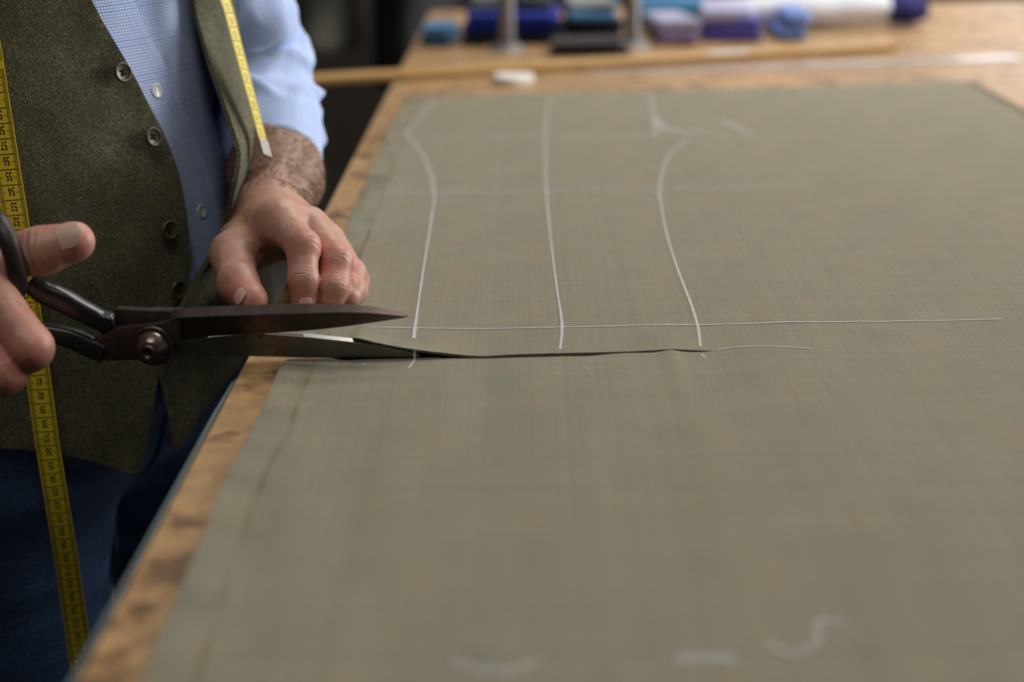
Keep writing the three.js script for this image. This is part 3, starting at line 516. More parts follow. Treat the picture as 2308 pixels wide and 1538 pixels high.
  const barLoft = (pts, hh, hd) => { const L = splinePoints(pts, 36), rings = []; L.forEach((p, j) => { const a = L[Math.max(0, j - 1)], b = L[Math.min(36, j + 1)], d = b.clone().sub(a).normalize(), n = V(-d.y, d.x, 0).normalize(), t = j / 36, ring = []; for (let i = 0; i < 20; i++) { const an = i / 20 * 2 * Math.PI, c = Math.cos(an), s = Math.sin(an), e = (v) => Math.sign(v) * Math.pow(Math.abs(v), 0.62); const k = hh(t) * e(c) * (1 + 0.03 * noise3(p.x * 300, s * 2, 1)); ring.push([p.x + n.x * k, p.y + n.y * k, p.z + hd(t) * e(s)]); } rings.push(ring); }); return loft(rings); };
  part('thumb_handle', barLoft(hUp, (t) => 0.0058 + 0.0009 * gauss(t - 0.6, 0.3) - 0.0018 * smooth(0.85, 1, t) - 0.002 * (1 - smooth(0, 0.08, t)), () => 0.0058), M.lacquer, sh, 'black lacquered handle');
  const ring = new THREE.TorusGeometry(0.0195, 0.0044, 18, 64); ring.scale(1, 1.12, 1.25);
  const rm = part('thumb_ring', ring, M.ring, sh, 'dark worn ring around the thumb'); const rc = [-0.2947, 1.019, -0.765]; rm.position.set(...rc); rm.lookAt(rc[0] + 0.80, rc[1] + 0.10, rc[2] - 0.60);
  const hLo = [[-0.2442, 0.959, -0.767], [-0.2524, 0.963, -0.766], [-0.2617, 0.9684, -0.765], [-0.2698, 0.9718, -0.764], [-0.2781, 0.9742, -0.763], [-0.2915, 0.9758, -0.762]];
  part('finger_handle', barLoft(hLo, (t) => 0.0062 - 0.0014 * smooth(0.3, 0.8, t), () => 0.0052), M.lacquer, sh, 'black lacquered handle');
  part('finger_bow', tube([[-0.2865, 0.9755, -0.762], [-0.3016, 0.976, -0.762], [-0.3292, 0.9782, -0.762], [-0.3578, 0.9741, -0.762], [-0.3731, 0.9588, -0.762], [-0.3673, 0.9395, -0.762], [-0.3407, 0.9364, -0.762], [-0.316, 0.947, -0.762], [-0.2984, 0.963, -0.762]], 0.0042, 90, 14, true), M.lacquer, sh, 'black bow around the fingers');
  // pivot: washer, domed nut and threaded stub towards the viewer, flat head behind
  const pc = [-0.2157, 0.9644, -0.7628], lathe = (pts, seg = 48) => { const g = new THREE.LatheGeometry(pts.map((p) => new THREE.Vector2(p[0], p[1])), seg); g.rotateX(Math.PI / 2); g.translate(pc[0], pc[1], pc[2]); return g; };
  part('washer', lathe([[0, 0], [0.0118, 0], [0.0120, 0.0006], [0.0118, 0.0019], [0.0110, 0.0023], [0, 0.0023]]), M.bronze, sh);
  part('domed_nut', lathe([[0.0, 0.0022], [0.0094, 0.0022], [0.0095, 0.0034], [0.0088, 0.0050], [0.0074, 0.0072], [0.0056, 0.0092], [0.0044, 0.0100], [0, 0.0100]]), std({ color: lin(0.17, 0.135, 0.125), metalness: 0.85, roughness: 0.28 }), sh, 'shiny domed pivot nut');
  part('bolt_end', lathe([[0.0, 0.0095], [0.0042, 0.0095], [0.0043, 0.0128], [0.0038, 0.0134], [0.0027, 0.0134], [0.0025, 0.0112], [0, 0.0110]]), M.bronze, sh, 'hollow end of the pivot bolt');
  const hd = new THREE.LatheGeometry([[0, 0], [0.0098, 0], [0.0104, 0.0012], [0.0098, 0.0026], [0.006, 0.0036], [0, 0.0038]].map((p) => new THREE.Vector2(...p)), 48); hd.rotateX(-Math.PI / 2); hd.translate(pc[0], pc[1] + 0.008, -0.7772);
  part('bolt_head', hd, M.bronze, sh);
}

// ---------------------------------------------------------------- the tailor
const BC = [-0.372, -1.05], FW = [0.8884, 0.4592], LF = [0.4592, -0.8884];   // body axis, facing, his left
const bodyA = table1([[0.70, 0.178], [0.78, 0.178], [0.86, 0.18], [0.95, 0.178], [1.02, 0.176], [1.12, 0.172], [1.25, 0.175], [1.36, 0.165], [1.44, 0.10]]);
const bodyB = table1([[0.70, 0.13], [0.78, 0.138], [0.86, 0.144], [0.95, 0.148], [1.02, 0.142], [1.12, 0.128], [1.25, 0.125], [1.36, 0.112], [1.44, 0.08]]);
const RAD = Math.PI / 180;
function torso(phi, y, off) {                                // phi in degrees, 0 in front, positive to his left
  const s = (bodyA(y) + off) * Math.sin(phi * RAD), c = (bodyB(y) + off) * Math.cos(phi * RAD);
  return [BC[0] + s * LF[0] + c * FW[0], y, BC[1] + s * LF[1] + c * FW[1]];
}
function torsoNormal(phi, y, off) { const a = V(torso(phi - 1, y, off)), b = V(torso(phi + 1, y, off)), c = V(torso(phi, y - 0.005, off)), d = V(torso(phi, y + 0.005, off)); return b.sub(a).cross(d.sub(c)).normalize(); }
function rel(f, l, y) { return [BC[0] + f * FW[0] + l * LF[0], y, BC[1] + f * FW[1] + l * LF[1]]; }

// --- distance fields
function cone(p, b) {                                        // rounded cone between joints
  const ba = b.ba, l2 = b.l2, rr = b.ra - b.rb, a2 = l2 - rr * rr, il2 = 1 / l2;
  const px = p[0] - b.a[0], py = p[1] - b.a[1], pz = p[2] - b.a[2];
  const y = px * ba[0] + py * ba[1] + pz * ba[2], z = y - l2;
  const qx = px * l2 - ba[0] * y, qy = py * l2 - ba[1] * y, qz = pz * l2 - ba[2] * y;
  const x2 = qx * qx + qy * qy + qz * qz, y2 = y * y * l2, z2 = z * z * l2, k = Math.sign(rr) * rr * rr * x2;
  if (Math.sign(z) * a2 * z2 > k) return Math.sqrt(x2 + z2) * il2 - b.rb;
  if (Math.sign(y) * a2 * y2 < k) return Math.sqrt(x2 + y2) * il2 - b.ra;
  return (Math.sqrt(x2 * a2 * il2) + y * rr) * il2 - b.ra;
}
const bone = (a, ra, b, rb) => { const ba = [b[0] - a[0], b[1] - a[1], b[2] - a[2]]; return { a, ra, b, rb, ba, l2: ba[0] ** 2 + ba[1] ** 2 + ba[2] ** 2 }; };
const smin = (a, b, k) => { const h = Math.max(k - Math.abs(a - b), 0) / k; return Math.min(a, b) - h * h * k * 0.25; };
const chain = (...j) => { const out = []; for (let i = 0; i + 1 < j.length; i++) out.push(bone(j[i][0], j[i][1], j[i + 1][0], j[i + 1][1])); return out; };
function field(groups, kk) {                                 // groups: { bones, k }; smooth inside a group, then between groups
  return (p) => { let d = 1; groups.forEach((g) => { let e = 1; for (const b of g.bones) e = smin(e, cone(p, b), g.k); d = smin(d, e, g.join ?? kk); }); return d; };
}
function surface(f, lo, hi, h, colf) {                       // surface nets
  const n = [0, 1, 2].map((i) => Math.ceil((hi[i] - lo[i]) / h) + 1), [nx, ny, nz] = n, D = new Float32Array(nx * ny * nz), at = (i, j, k) => (k * ny + j) * nx + i;
  for (let k = 0; k < nz; k++) for (let j = 0; j < ny; j++) for (let i = 0; i < nx; i++) D[at(i, j, k)] = f([lo[0] + i * h, lo[1] + j * h, lo[2] + k * h]);
  const id = new Int32Array(nx * ny * nz).fill(-1), P = [], I = [];
  const E = [[0, 1], [2, 3], [4, 5], [6, 7], [0, 2], [1, 3], [4, 6], [5, 7], [0, 4], [1, 5], [2, 6], [3, 7]];
  for (let k = 0; k < nz - 1; k++) for (let j = 0; j < ny - 1; j++) for (let i = 0; i < nx - 1; i++) {
    const v = []; let m = 0;
    for (let c = 0; c < 8; c++) { const d = D[at(i + (c & 1), j + ((c >> 1) & 1), k + (c >> 2))]; v.push(d); if (d < 0) m |= 1 << c; }
    if (m === 0 || m === 255) continue;
    let x = 0, y = 0, z = 0, q = 0;
    for (const [a, b] of E) if ((v[a] < 0) !== (v[b] < 0)) { const t = v[a] / (v[a] - v[b]); x += (a & 1) + ((b & 1) - (a & 1)) * t; y += ((a >> 1) & 1) + (((b >> 1) & 1) - ((a >> 1) & 1)) * t; z += (a >> 2) + ((b >> 2) - (a >> 2)) * t; q++; }
    id[at(i, j, k)] = P.length / 3; P.push(lo[0] + (i + x / q) * h, lo[1] + (j + y / q) * h, lo[2] + (k + z / q) * h);
  }
  const quad = (a, b, c, d, flip) => { if (a < 0 || b < 0 || c < 0 || d < 0) return; if (flip) I.push(a, c, b, a, d, c); else I.push(a, b, c, a, c, d); };
  for (let k = 1; k < nz - 1; k++) for (let j = 1; j < ny - 1; j++) for (let i = 1; i < nx - 1; i++) {
    const s = D[at(i, j, k)] < 0;
    if (s !== D[at(i + 1, j, k)] < 0) quad(id[at(i, j - 1, k - 1)], id[at(i, j, k - 1)], id[at(i, j, k)], id[at(i, j - 1, k)], !s);
    if (s !== D[at(i, j + 1, k)] < 0) quad(id[at(i - 1, j, k - 1)], id[at(i - 1, j, k)], id[at(i, j, k)], id[at(i, j, k - 1)], !s);
    if (s !== D[at(i, j, k + 1)] < 0) quad(id[at(i - 1, j - 1, k)], id[at(i, j - 1, k)], id[at(i, j, k)], id[at(i - 1, j, k)], !s);
  }
  const g = new THREE.BufferGeometry(), N = [], C = [], U = [], e = h * 0.4;
  for (let i = 0; i < P.length; i += 3) {
    const p = [P[i], P[i + 1], P[i + 2]], gx = f([p[0] + e, p[1], p[2]]) - f([p[0] - e, p[1], p[2]]), gy = f([p[0], p[1] + e, p[2]]) - f([p[0], p[1] - e, p[2]]), gz = f([p[0], p[1], p[2] + e]) - f([p[0], p[1], p[2] - e]), l = Math.hypot(gx, gy, gz) || 1;
    N.push(gx / l, gy / l, gz / l); U.push((p[0] * 0.6 + p[2] * 0.8) / 0.12, p[1] / 0.12);
    if (colf) C.push(...colf(p));
  }
  g.setAttribute('position', new THREE.Float32BufferAttribute(P, 3)); g.setAttribute('normal', new THREE.Float32BufferAttribute(N, 3)); g.setAttribute('uv', new THREE.Float32BufferAttribute(U, 2));
  if (colf) g.setAttribute('color', new THREE.Float32BufferAttribute(C, 3));
  g.setIndex(I); return g;
}

const person = thing('person', 'person in an olive tweed waistcoat, blue checked shirt and jeans, cutting cloth with shears', 'person', [0, 0, 0]);
{
  // joints of the left hand resting on the table
  const L = {
    elbow: [-0.219, 1.0427, -1.1704], fore: [-0.1881, 0.9983, -1.0383], wrist: [-0.1832, 0.9854, -0.9648],
    iM: [-0.1649, 0.9974, -0.9109], iP: [-0.1436, 0.9913, -0.8709], iD: [-0.1429, 0.974, -0.8562], iT: [-0.1429, 0.9601, -0.8555],
    mM: [-0.1471, 0.9912, -0.9196], mP: [-0.1246, 0.9788, -0.8805], mD: [-0.1252, 0.9657, -0.8652], mT: [-0.1273, 0.9588, -0.8627],
    rM: [-0.1369, 0.9777, -0.9309], rP: [-0.1185, 0.9645, -0.8978], rD: [-0.1163, 0.9582, -0.8807], rT: [-0.1175, 0.9561, -0.8725],
    pM: [-0.1319, 0.9635, -0.9418], pP: [-0.1168, 0.9565, -0.9077], pD: [-0.1152, 0.9535, -0.8918], pT: [-0.1155, 0.9541, -0.8814],
    tC: [-0.1945, 0.9734, -0.9498], tM: [-0.1964, 0.9759, -0.9081], tI: [-0.1856, 0.97, -0.8638], tT: [-0.174, 0.9652, -0.8431],
  };
  // joints of the right hand in the handles of the shears
  const R = {
    elbow: [-0.57, 1.09, -0.70], wrist: [-0.38, 0.9961, -0.7748], tC: [-0.3469, 0.9991, -0.7763], tM: [-0.3122, 1.012, -0.774], tI: [-0.2738, 1.0205, -0.7659], tT: [-0.2553, 1.0251, -0.7677],
    iM: [-0.3083, 1.0132, -0.7522], iP: [-0.2748, 0.9743, -0.7335], iD: [-0.2961, 0.9557, -0.7584], iT: [-0.3145, 0.959, -0.77],
    mM: [-0.3158, 1.0001, -0.7453], mP: [-0.2901, 0.9612, -0.7286], mD: [-0.3135, 0.945, -0.7544], mT: [-0.3313, 0.9509, -0.7668],
    rM: [-0.3283, 0.9883, -0.7441], rP: [-0.3076, 0.9489, -0.7293], rD: [-0.3275, 0.9376, -0.7516], rT: [-0.343, 0.9438, -0.7642],
    pM: [-0.3425, 0.9781, -0.7477], pP: [-0.3257, 0.9428, -0.7354], pD: [-0.3428, 0.9344, -0.7534], pT: [-0.3545, 0.9416, -0.7632],
  };
  const handL = [
    { k: 0.012, bones: [bone(L.elbow, 0.043, L.fore, 0.0335), bone(L.fore, 0.0335, L.wrist, 0.0255), bone(L.wrist, 0.020, L.iM, 0.0135), bone(L.wrist, 0.0205, L.mM, 0.0135), bone(L.wrist, 0.019, L.rM, 0.0125), bone(L.wrist, 0.018, L.pM, 0.0115), bone(L.wrist, 0.021, L.tC, 0.0175), bone(L.tC, 0.0165, L.iM, 0.0085), bone(L.tM, 0.009, L.iM, 0.0065)] },
    { k: 0.004, bones: chain([L.iM, 0.0128], [L.iP, 0.0104], [L.iD, 0.0093], [L.iT, 0.0085]) },
    { k: 0.004, join: 0.0012, bones: chain([L.mM, 0.0128], [L.mP, 0.0106], [L.mD, 0.0094], [L.mT, 0.0086]) },
    { k: 0.004, join: 0.0012, bones: chain([L.rM, 0.0120], [L.rP, 0.0102], [L.rD, 0.0092], [L.rT, 0.0084]) },
    { k: 0.004, join: 0.0012, bones: chain([L.pM, 0.0110], [L.pP, 0.0090], [L.pD, 0.0082], [L.pT, 0.0076]) },
    { k: 0.007, bones: chain([L.tC, 0.0172], [L.tM, 0.0148], [L.tI, 0.0122], [L.tT, 0.0108]) },
  ];
  const handR = [
    { k: 0.014, bones: [bone(R.elbow, 0.045, R.wrist, 0.029), bone(R.wrist, 0.024, R.iM, 0.0145), bone(R.wrist, 0.024, R.mM, 0.0145), bone(R.wrist, 0.022, R.rM, 0.0135), bone(R.wrist, 0.020, R.pM, 0.0125), bone(R.wrist, 0.022, R.tC, 0.019), bone(R.tC, 0.016, R.iM, 0.011)] },
    { k: 0.004, bones: chain([R.iM, 0.0142], [R.iP, 0.0119], [R.iD, 0.0105], [R.iT, 0.0092]) },
    { k: 0.004, join: 0.002, bones: chain([R.mM, 0.0140], [R.mP, 0.0119], [R.mD, 0.0105], [R.mT, 0.0092]) },
    { k: 0.004, join: 0.002, bones: chain([R.rM, 0.0130], [R.rP, 0.0112], [R.rD, 0.0100], [R.rT, 0.0088]) },
    { k: 0.004, join: 0.002, bones: chain([R.pM, 0.0118], [R.pP, 0.0098], [R.pD, 0.0088], [R.pT, 0.0078]) },
    { k: 0.010, bones: chain([R.tC, 0.0185], [R.tM, 0.0142], [R.tI, 0.0118], [R.tT, 0.0116]) },
  ];
  const up = (p, d) => [p[0] + d[0], p[1] + d[1], p[2] + d[2]], towards = [0.15, 0.55, 0.82];
  // knuckle folds: fine transverse creases on the outer side of a joint
  const crease = (joint, from, to, amp, lambda, spread) => { const d = V(to).sub(V(from)).normalize(); return { c: joint, d: [d.x, d.y, d.z], amp, lambda, spread }; };
  const folds = [
    crease(L.iP, L.iM, L.iT, 0.00011, 0.0034, 0.006), crease(L.iD, L.iP, L.iT, 0.00010, 0.0027, 0.0048), crease(L.mP, L.mM, L.mT, 0.00011, 0.0034, 0.006), crease(L.mD, L.mP, L.mT, 0.00011, 0.0027, 0.0052),
    crease(L.rD, L.rP, L.rT, 0.00010, 0.0027, 0.0045), crease(L.pP, L.pM, L.pD, 0.00010, 0.0029, 0.0045), crease(L.tI, L.tM, L.tT, 0.00010, 0.0032, 0.0065),
    crease(R.tI, R.tM, R.tT, 0.00040, 0.0037, 0.0058), crease(R.iP, R.iM, R.iP, 0.00007, 0.0040, 0.007), crease(R.mP, R.mM, R.mP, 0.00007, 0.0040, 0.007)];
  // bony bumps under the skin: knuckles, tendons
  const bumps = [[L.iM, 0.0040, 0.0105], [L.mM, 0.0036, 0.010], [L.rM, 0.0028, 0.009], [L.iP, 0.0011, 0.007], [L.mP, 0.0013, 0.0075], [L.rP, 0.001, 0.007], [L.pP, 0.0008, 0.006], [L.mD, 0.0007, 0.005], [R.iM, 0.002, 0.012], [R.iP, 0.0012, 0.009], [R.mP, 0.0012, 0.009], [R.mM, 0.002, 0.012], [R.tI, 0.0006, 0.008]].map(([c, a, w]) => [up(c, towards.map((t) => t * 0.010)), a, w]);
  const detail = (f) => (p) => {
    let d = f(p); if (d > 0.006 || d < -0.006) return d;
    for (const [c, a, w] of bumps) { const q = (p[0] - c[0]) ** 2 + (p[1] - c[1]) ** 2 + (p[2] - c[2]) ** 2; if (q < 9 * w * w) d -= a * Math.exp(-q / (w * w)); }
    for (const c of folds) {
      const x = p[0] - c.c[0], y = p[1] - c.c[1], z = p[2] - c.c[2], r2 = x * x + y * y + z * z; if (r2 > 0.0009) continue;
      const t = x * c.d[0] + y * c.d[1] + z * c.d[2], side = smooth(-0.002, 0.008, x * towards[0] + y * towards[1] + z * towards[2]);
      d += side * c.amp * gauss(t, c.spread) * Math.cos((t + 0.0012 * noise3(x * 160, y * 160, z * 160)) * 2 * Math.PI / c.lambda);
    }
    return d + 0.00022 * noise3(p[0] * 240, p[1] * 240, p[2] * 240) + 0.0005 * noise3(p[0] * 70, p[1] * 70, p[2] * 70);
  };
  const fL = detail(field(handL, 0.007)), fR = detail(field(handR, 0.008));
  const red = [[L.iP, 0.010, 1], [L.mP, 0.011, 1.1], [L.rP, 0.010, 0.8], [L.pP, 0.009, 0.8], [L.iM, 0.013, 0.5], [L.mM, 0.012, 0.4], [L.iT, 0.014, 0.7], [L.mD, 0.009, 0.6], [L.tT, 0.015, 0.8], [L.tI, 0.012, 0.4], [R.tT, 0.014, 1.1], [R.iP, 0.016, 0.9], [R.mP, 0.016, 0.8], [R.iM, 0.02, 0.4]];
  const skinTone = (p) => {
    let r = 0; for (const [c, w, a] of red) { const q = ((p[0] - c[0]) ** 2 + (p[1] - c[1]) ** 2 + (p[2] - c[2]) ** 2) / (w * w * 2.2); if (q < 6) r += a * Math.exp(-q); }
    r = clamp(r * (0.75 + 0.5 * noise3(p[0] * 90, p[1] * 90, p[2] * 90)), 0, 1.2);
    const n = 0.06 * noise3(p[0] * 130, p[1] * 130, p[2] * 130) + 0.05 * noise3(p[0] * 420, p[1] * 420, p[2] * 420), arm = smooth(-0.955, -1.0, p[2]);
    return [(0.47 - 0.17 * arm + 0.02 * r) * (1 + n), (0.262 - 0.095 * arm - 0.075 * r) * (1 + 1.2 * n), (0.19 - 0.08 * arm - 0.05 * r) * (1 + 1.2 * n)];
  };
  const fL2 = (p) => Math.max(fL(p), -(p[2] + 1.135));      // sleeve hides the cut
  // the rest of the body, under the clothes
  const neck = rel(0.0, 0, 1.46), head = rel(0.075, 0, 1.63), shL = rel(-0.02, 0.150, 1.37), shR = rel(-0.02, -0.150, 1.37), mix = (p, q, t) => [p[0] + (q[0] - p[0]) * t, p[1] + (q[1] - p[1]) * t, p[2] + (q[2] - p[2]) * t];
  const rest = field([
    { k: 0.06, bones: [bone(rel(-0.01, 0.05, 0.90), 0.088, rel(-0.01, 0.05, 1.26), 0.078), bone(rel(-0.01, -0.05, 0.90), 0.088, rel(-0.01, -0.05, 1.26), 0.078), bone(shL, 0.055, shR, 0.055), bone(rel(0, 0, 1.36), 0.075, neck, 0.056), bone(neck, 0.056, rel(0.055, 0, 1.58), 0.056)] },
    { k: 0.02, bones: [bone(shL, 0.046, L.elbow, 0.034), bone(L.elbow, 0.034, L.fore, 0.030)] },
    { k: 0.02, bones: [bone(shR, 0.056, R.elbow, 0.043), bone(R.elbow, 0.045, R.wrist, 0.029)] },
    { k: 0.03, bones: [bone(rel(0, 0.09, 0.86), 0.07, rel(0.02, 0.11, 0.48), 0.05), bone(rel(0.02, 0.11, 0.48), 0.05, rel(0, 0.12, 0.07), 0.035)] },
    { k: 0.03, bones: [bone(rel(0, -0.09, 0.86), 0.07, rel(0.02, -0.11, 0.48), 0.05), bone(rel(0.02, -0.11, 0.48), 0.05, rel(0, -0.12, 0.07), 0.035)] },
  ], 0.03);
  const restCut = (p) => Math.max(rest(p), -Math.min(1, 0.035 + Math.hypot(p[0] - R.wrist[0], p[1] - R.wrist[1], p[2] - R.wrist[2]) * 0 + 1));
  const headField = (() => {
    const h = (f, l, u) => rel(0.075 + f - 0.25 * u, l, 1.63 + u + 0.25 * f * -1);
    const base = field([{ k: 0.03, bones: [bone(h(-0.02, 0, 0.035), 0.083, h(-0.01, 0, -0.005), 0.078), bone(h(0.03, 0, -0.03), 0.060, h(0.045, 0, -0.085), 0.034), bone(h(-0.03, 0, -0.10), 0.055, h(-0.02, 0, -0.02), 0.06)] },
      { k: 0.01, bones: [bone(h(0.085, 0, 0.015), 0.008, h(0.105, 0, -0.022), 0.013)] }, { k: 0.01, bones: [bone(h(0.085, 0, -0.055), 0.010, h(0.08, 0.02, -0.057), 0.008), bone(h(0.085, 0, -0.055), 0.010, h(0.08, -0.02, -0.057), 0.008)] },
      { k: 0.01, bones: [bone(h(-0.01, 0.078, 0.02), 0.012, h(0, 0.076, -0.03), 0.008), bone(h(-0.01, -0.078, 0.02), 0.012, h(0, -0.076, -0.03), 0.008)] }], 0.014);
    const eyes = [h(0.078, 0.032, 0.008), h(0.078, -0.032, 0.008)];
    return (p) => { let d = base(p); for (const e of eyes) d += 0.007 * Math.exp(-((p[0] - e[0]) ** 2 + (p[1] - e[1]) ** 2 + (p[2] - e[2]) ** 2) / 0.0003); return d; };
  })();
  const inBox = (pts, pad) => { const lo = [9, 9, 9], hi = [-9, -9, -9]; for (const p of pts) for (let i = 0; i < 3; i++) { lo[i] = Math.min(lo[i], p[i] - pad); hi[i] = Math.max(hi[i], p[i] + pad); } return [lo, hi]; };
  const [l0, l1] = inBox([L.wrist, L.iM, L.iT, L.mT, L.pP, L.pT, L.tM, L.tT, L.mM, L.fore], 0.042); l0[2] = Math.max(l0[2], -1.14);
  const [r0, r1] = inBox(Object.values(R).filter((p) => p !== R.elbow), 0.04);
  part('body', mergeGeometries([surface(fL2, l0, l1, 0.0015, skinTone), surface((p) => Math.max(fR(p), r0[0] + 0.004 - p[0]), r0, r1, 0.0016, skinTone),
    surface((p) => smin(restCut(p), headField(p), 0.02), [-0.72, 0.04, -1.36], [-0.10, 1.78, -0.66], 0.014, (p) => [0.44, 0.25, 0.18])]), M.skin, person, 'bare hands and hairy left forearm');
  // fingernails
  const nail = (tip, prev, out, w, l, r, along) => {
    const ax = V(tip).sub(V(prev)).normalize(), n0 = V(out), n = n0.sub(ax.clone().multiplyScalar(n0.dot(ax))).normalize(), b = ax.clone().cross(n), c = V(tip).addScaledVector(ax, along);
    const at = (uu, v, lift) => { const u = 1 - uu;                             // v from root to free edge, outline a rounded rectangle
      const q = 2 * v - 1, half = Math.pow(1 - Math.pow(Math.abs(q), v < 0.5 ? 2.4 : 5), v < 0.5 ? 0.5 : 0.45), an = (u - 0.5) * w / r * clamp(half, 0.05, 1), t = q * l / 2, bow = 0.06 * l * (1 - Math.pow(2 * u - 1, 2)) * q;
      return c.clone().addScaledVector(ax, t + bow).addScaledVector(n, (r + lift) * Math.cos(an) - r * 0 - 0.0007 * q * q).addScaledVector(b, (r + lift) * Math.sin(an)).toArray();
    };
    const m = part('fingernail', grid(18, 24, (u, v) => at(u, 0.01 + v * 0.91, 0.0002)), M.nail, person, 'pale pink fingernail');
    part('nail_edge', grid(18, 4, (u, v) => at(u, 0.92 + v * 0.075, 0.0002)), M.nailTip, m, 'pale free edge of the nail');
  };
  nail(R.tT, R.tI, [0.1, 0.60, 0.80], 0.0155, 0.0175, 0.0120, -0.0012);
  nail(L.iT, L.iD, [0.28, 0.15, 0.95], 0.0088, 0.011, 0.0088, 0.0);
  nail(L.tT, L.tI, [-0.05, 0.2, 0.97], 0.0105, 0.012, 0.0111, 0.0022);
  // dark hair on the left forearm
  {
    const g = new THREE.ConeGeometry(0.00014, 1, 4, 1); g.translate(0, 0.5, 0);
    const a = V(L.fore), b = V(L.wrist), ax = b.clone().sub(a).normalize(), n1 = V(0, 1, 0).addScaledVector(ax, -ax.y).normalize(), n2 = ax.clone().cross(n1), count = 2200, im = new THREE.InstancedMesh(g, M.hair, count), q = new THREE.Quaternion(), m = new THREE.Matrix4();
    for (let i = 0; i < count; i++) {
      const t = -0.2 + 1.25 * rnd(), an = rnd() * 2 * Math.PI, o = n1.clone().multiplyScalar(Math.cos(an)).addScaledVector(n2, Math.sin(an)), c = a.clone().lerp(b, t);
      let r = 0.02; while (r < 0.045 && fL([c.x + o.x * r, c.y + o.y * r, c.z + o.z * r]) < -0.0002) r += 0.0004;
      const d = ax.clone().multiplyScalar(0.75).addScaledVector(o, 0.22 + 0.2 * rnd()).addScaledVector(o.clone().cross(ax), 0.9 * (rnd() - 0.35)).normalize();
      q.setFromUnitVectors(V(0, 1, 0), d); m.compose(c.addScaledVector(o, r), q, V(1, 0.008 + 0.010 * rnd(), 1)); im.setMatrixAt(i, m);
    }
    im.name = 'arm_hair'; im.userData.kind = 'stuff'; im.userData.label = 'dark hair on the forearm'; im.castShadow = im.receiveShadow = true; person.add(im);
  }
  {
    const hp = (p) => { const h = headField(p) - 0.008, up2 = p[1] - (1.655 - 0.55 * ((p[0] - head[0]) * FW[0] + (p[2] - head[2]) * FW[1]) * -1); return Math.max(h, -(up2) - 0.0) + 0.003 * noise3(p[0] * 60, p[1] * 60, p[2] * 60); };
    part('hair', surface(hp, [-0.48, 1.5, -1.20], [-0.14, 1.80, -0.86], 0.008), M.hair, person, 'short dark hair');
  }

  // ---------------- shirt
  const plack = table1([[0.80, 6], [0.985, 3.6], [1.074, -3.4], [1.137, -10.7], [1.25, -14], [1.42, -6]]);
  const wrinkle = (phi, y) => 0.0022 * noise3(phi * 0.06, y * 14, 1) + 0.0012 * noise3(phi * 0.16 + y * 20, y * 22, 4);
  const shirtOff = (phi, y) => wrinkle(phi, y) - 0.022 * gauss(phi - plack(y) - 36, 12) * smooth(1.12, 1.02, y) * smooth(0.86, 0.95, y);
  const UVS = 0.024;
  const sTorso = grid(260, 150, (u, v) => { const phi = -180 + 360 * u, y = 0.89 + 0.55 * v; return torso(phi, y, shirtOff(phi, y)); }, (u, v) => [(-180 + 360 * u) * RAD * 0.16 / UVS, (0.89 + 0.55 * v) / UVS]);
  const collar = grid(80, 10, (u, v) => { const a = -160 + 320 * u, r = 0.066 + 0.012 * (1 - v), s = r * Math.sin(a * RAD), c = r * Math.cos(a * RAD); return rel(0.015 + c, s, 1.425 + 0.05 * v); }, (u, v) => [u * 18, v * 2]);
  function sleeve(path, radii, cuffFold, seed, fold) {
    const seg = 110, sides = 72, curve = new THREE.CatmullRomCurve3(path.map((p) => V(p)), false, 'centripetal'), rad = table1(radii), fr = curve.computeFrenetFrames(seg, false), pos = [], uv = [], idx = []; let rows = 0;
    const ring = (t, dr, amp) => { const j = Math.round(t * seg), c = curve.getPointAt(t), len = curve.getLength(); for (let i = 0; i <= sides; i++) { const a = i / sides * 2 * Math.PI, d = fr.normals[j].clone().multiplyScalar(Math.cos(a)).addScaledVector(fr.binormals[j], Math.sin(a)); const w = amp * fold(t, a, seed), r = rad(t) + dr + w; pos.push(c.x + d.x * r, c.y + d.y * r, c.z + d.z * r); uv.push(i / sides * 2 * Math.PI * 0.045 / UVS, t * len / UVS); } rows++; };
    for (let j = 0; j <= seg; j++) ring(j / seg, (j / seg > 1 - cuffFold ? 0.0016 * smooth(1 - cuffFold, 1 - cuffFold + 0.012, j / seg) : 0), 1 - 0.8 * smooth(0.86, 0.97, j / seg));
    for (let j = seg; j >= seg - 30; j--) ring(j / seg, -0.0022, 1 - 0.8 * smooth(0.86, 0.97, j / seg));
    for (let j = 0; j < rows - 1; j++) for (let i = 0; i < sides; i++) { const a = j * (sides + 1) + i, b = a + 1, c = a + sides + 1, d = c + 1; idx.push(a, b, c, b, d, c); }
    const g = new THREE.BufferGeometry(); g.setAttribute('position', new THREE.Float32BufferAttribute(pos, 3)); g.setAttribute('uv', new THREE.Float32BufferAttribute(uv, 2)); g.setIndex(idx); g.computeVertexNormals(); return g;
  }
  const foldArm = (t, a, s) => {
    const c = Math.cos(a), d = Math.sin(a), n = noise3(t * 20 + 1.6 * d, c * 1.2 + s, d * 1.2), q = 1 - Math.abs(noise3(t * 10 + 1.3 * Math.cos(a + 0.6), c * 0.8 + s, d * 0.8 + 5)), e = 1 - Math.abs(noise3(t * 15 + 1.8 * Math.sin(a + 1.1), c * 0.7 + s + 4, d * 0.7));
    return 0.0040 * n + (0.0095 * Math.pow(q, 3.2) + 0.0045 * Math.pow(e, 3.5) - 0.005) * smooth(0.1, 0.4, t) * (1 - 0.55 * smooth(0.78, 0.92, t));
  };
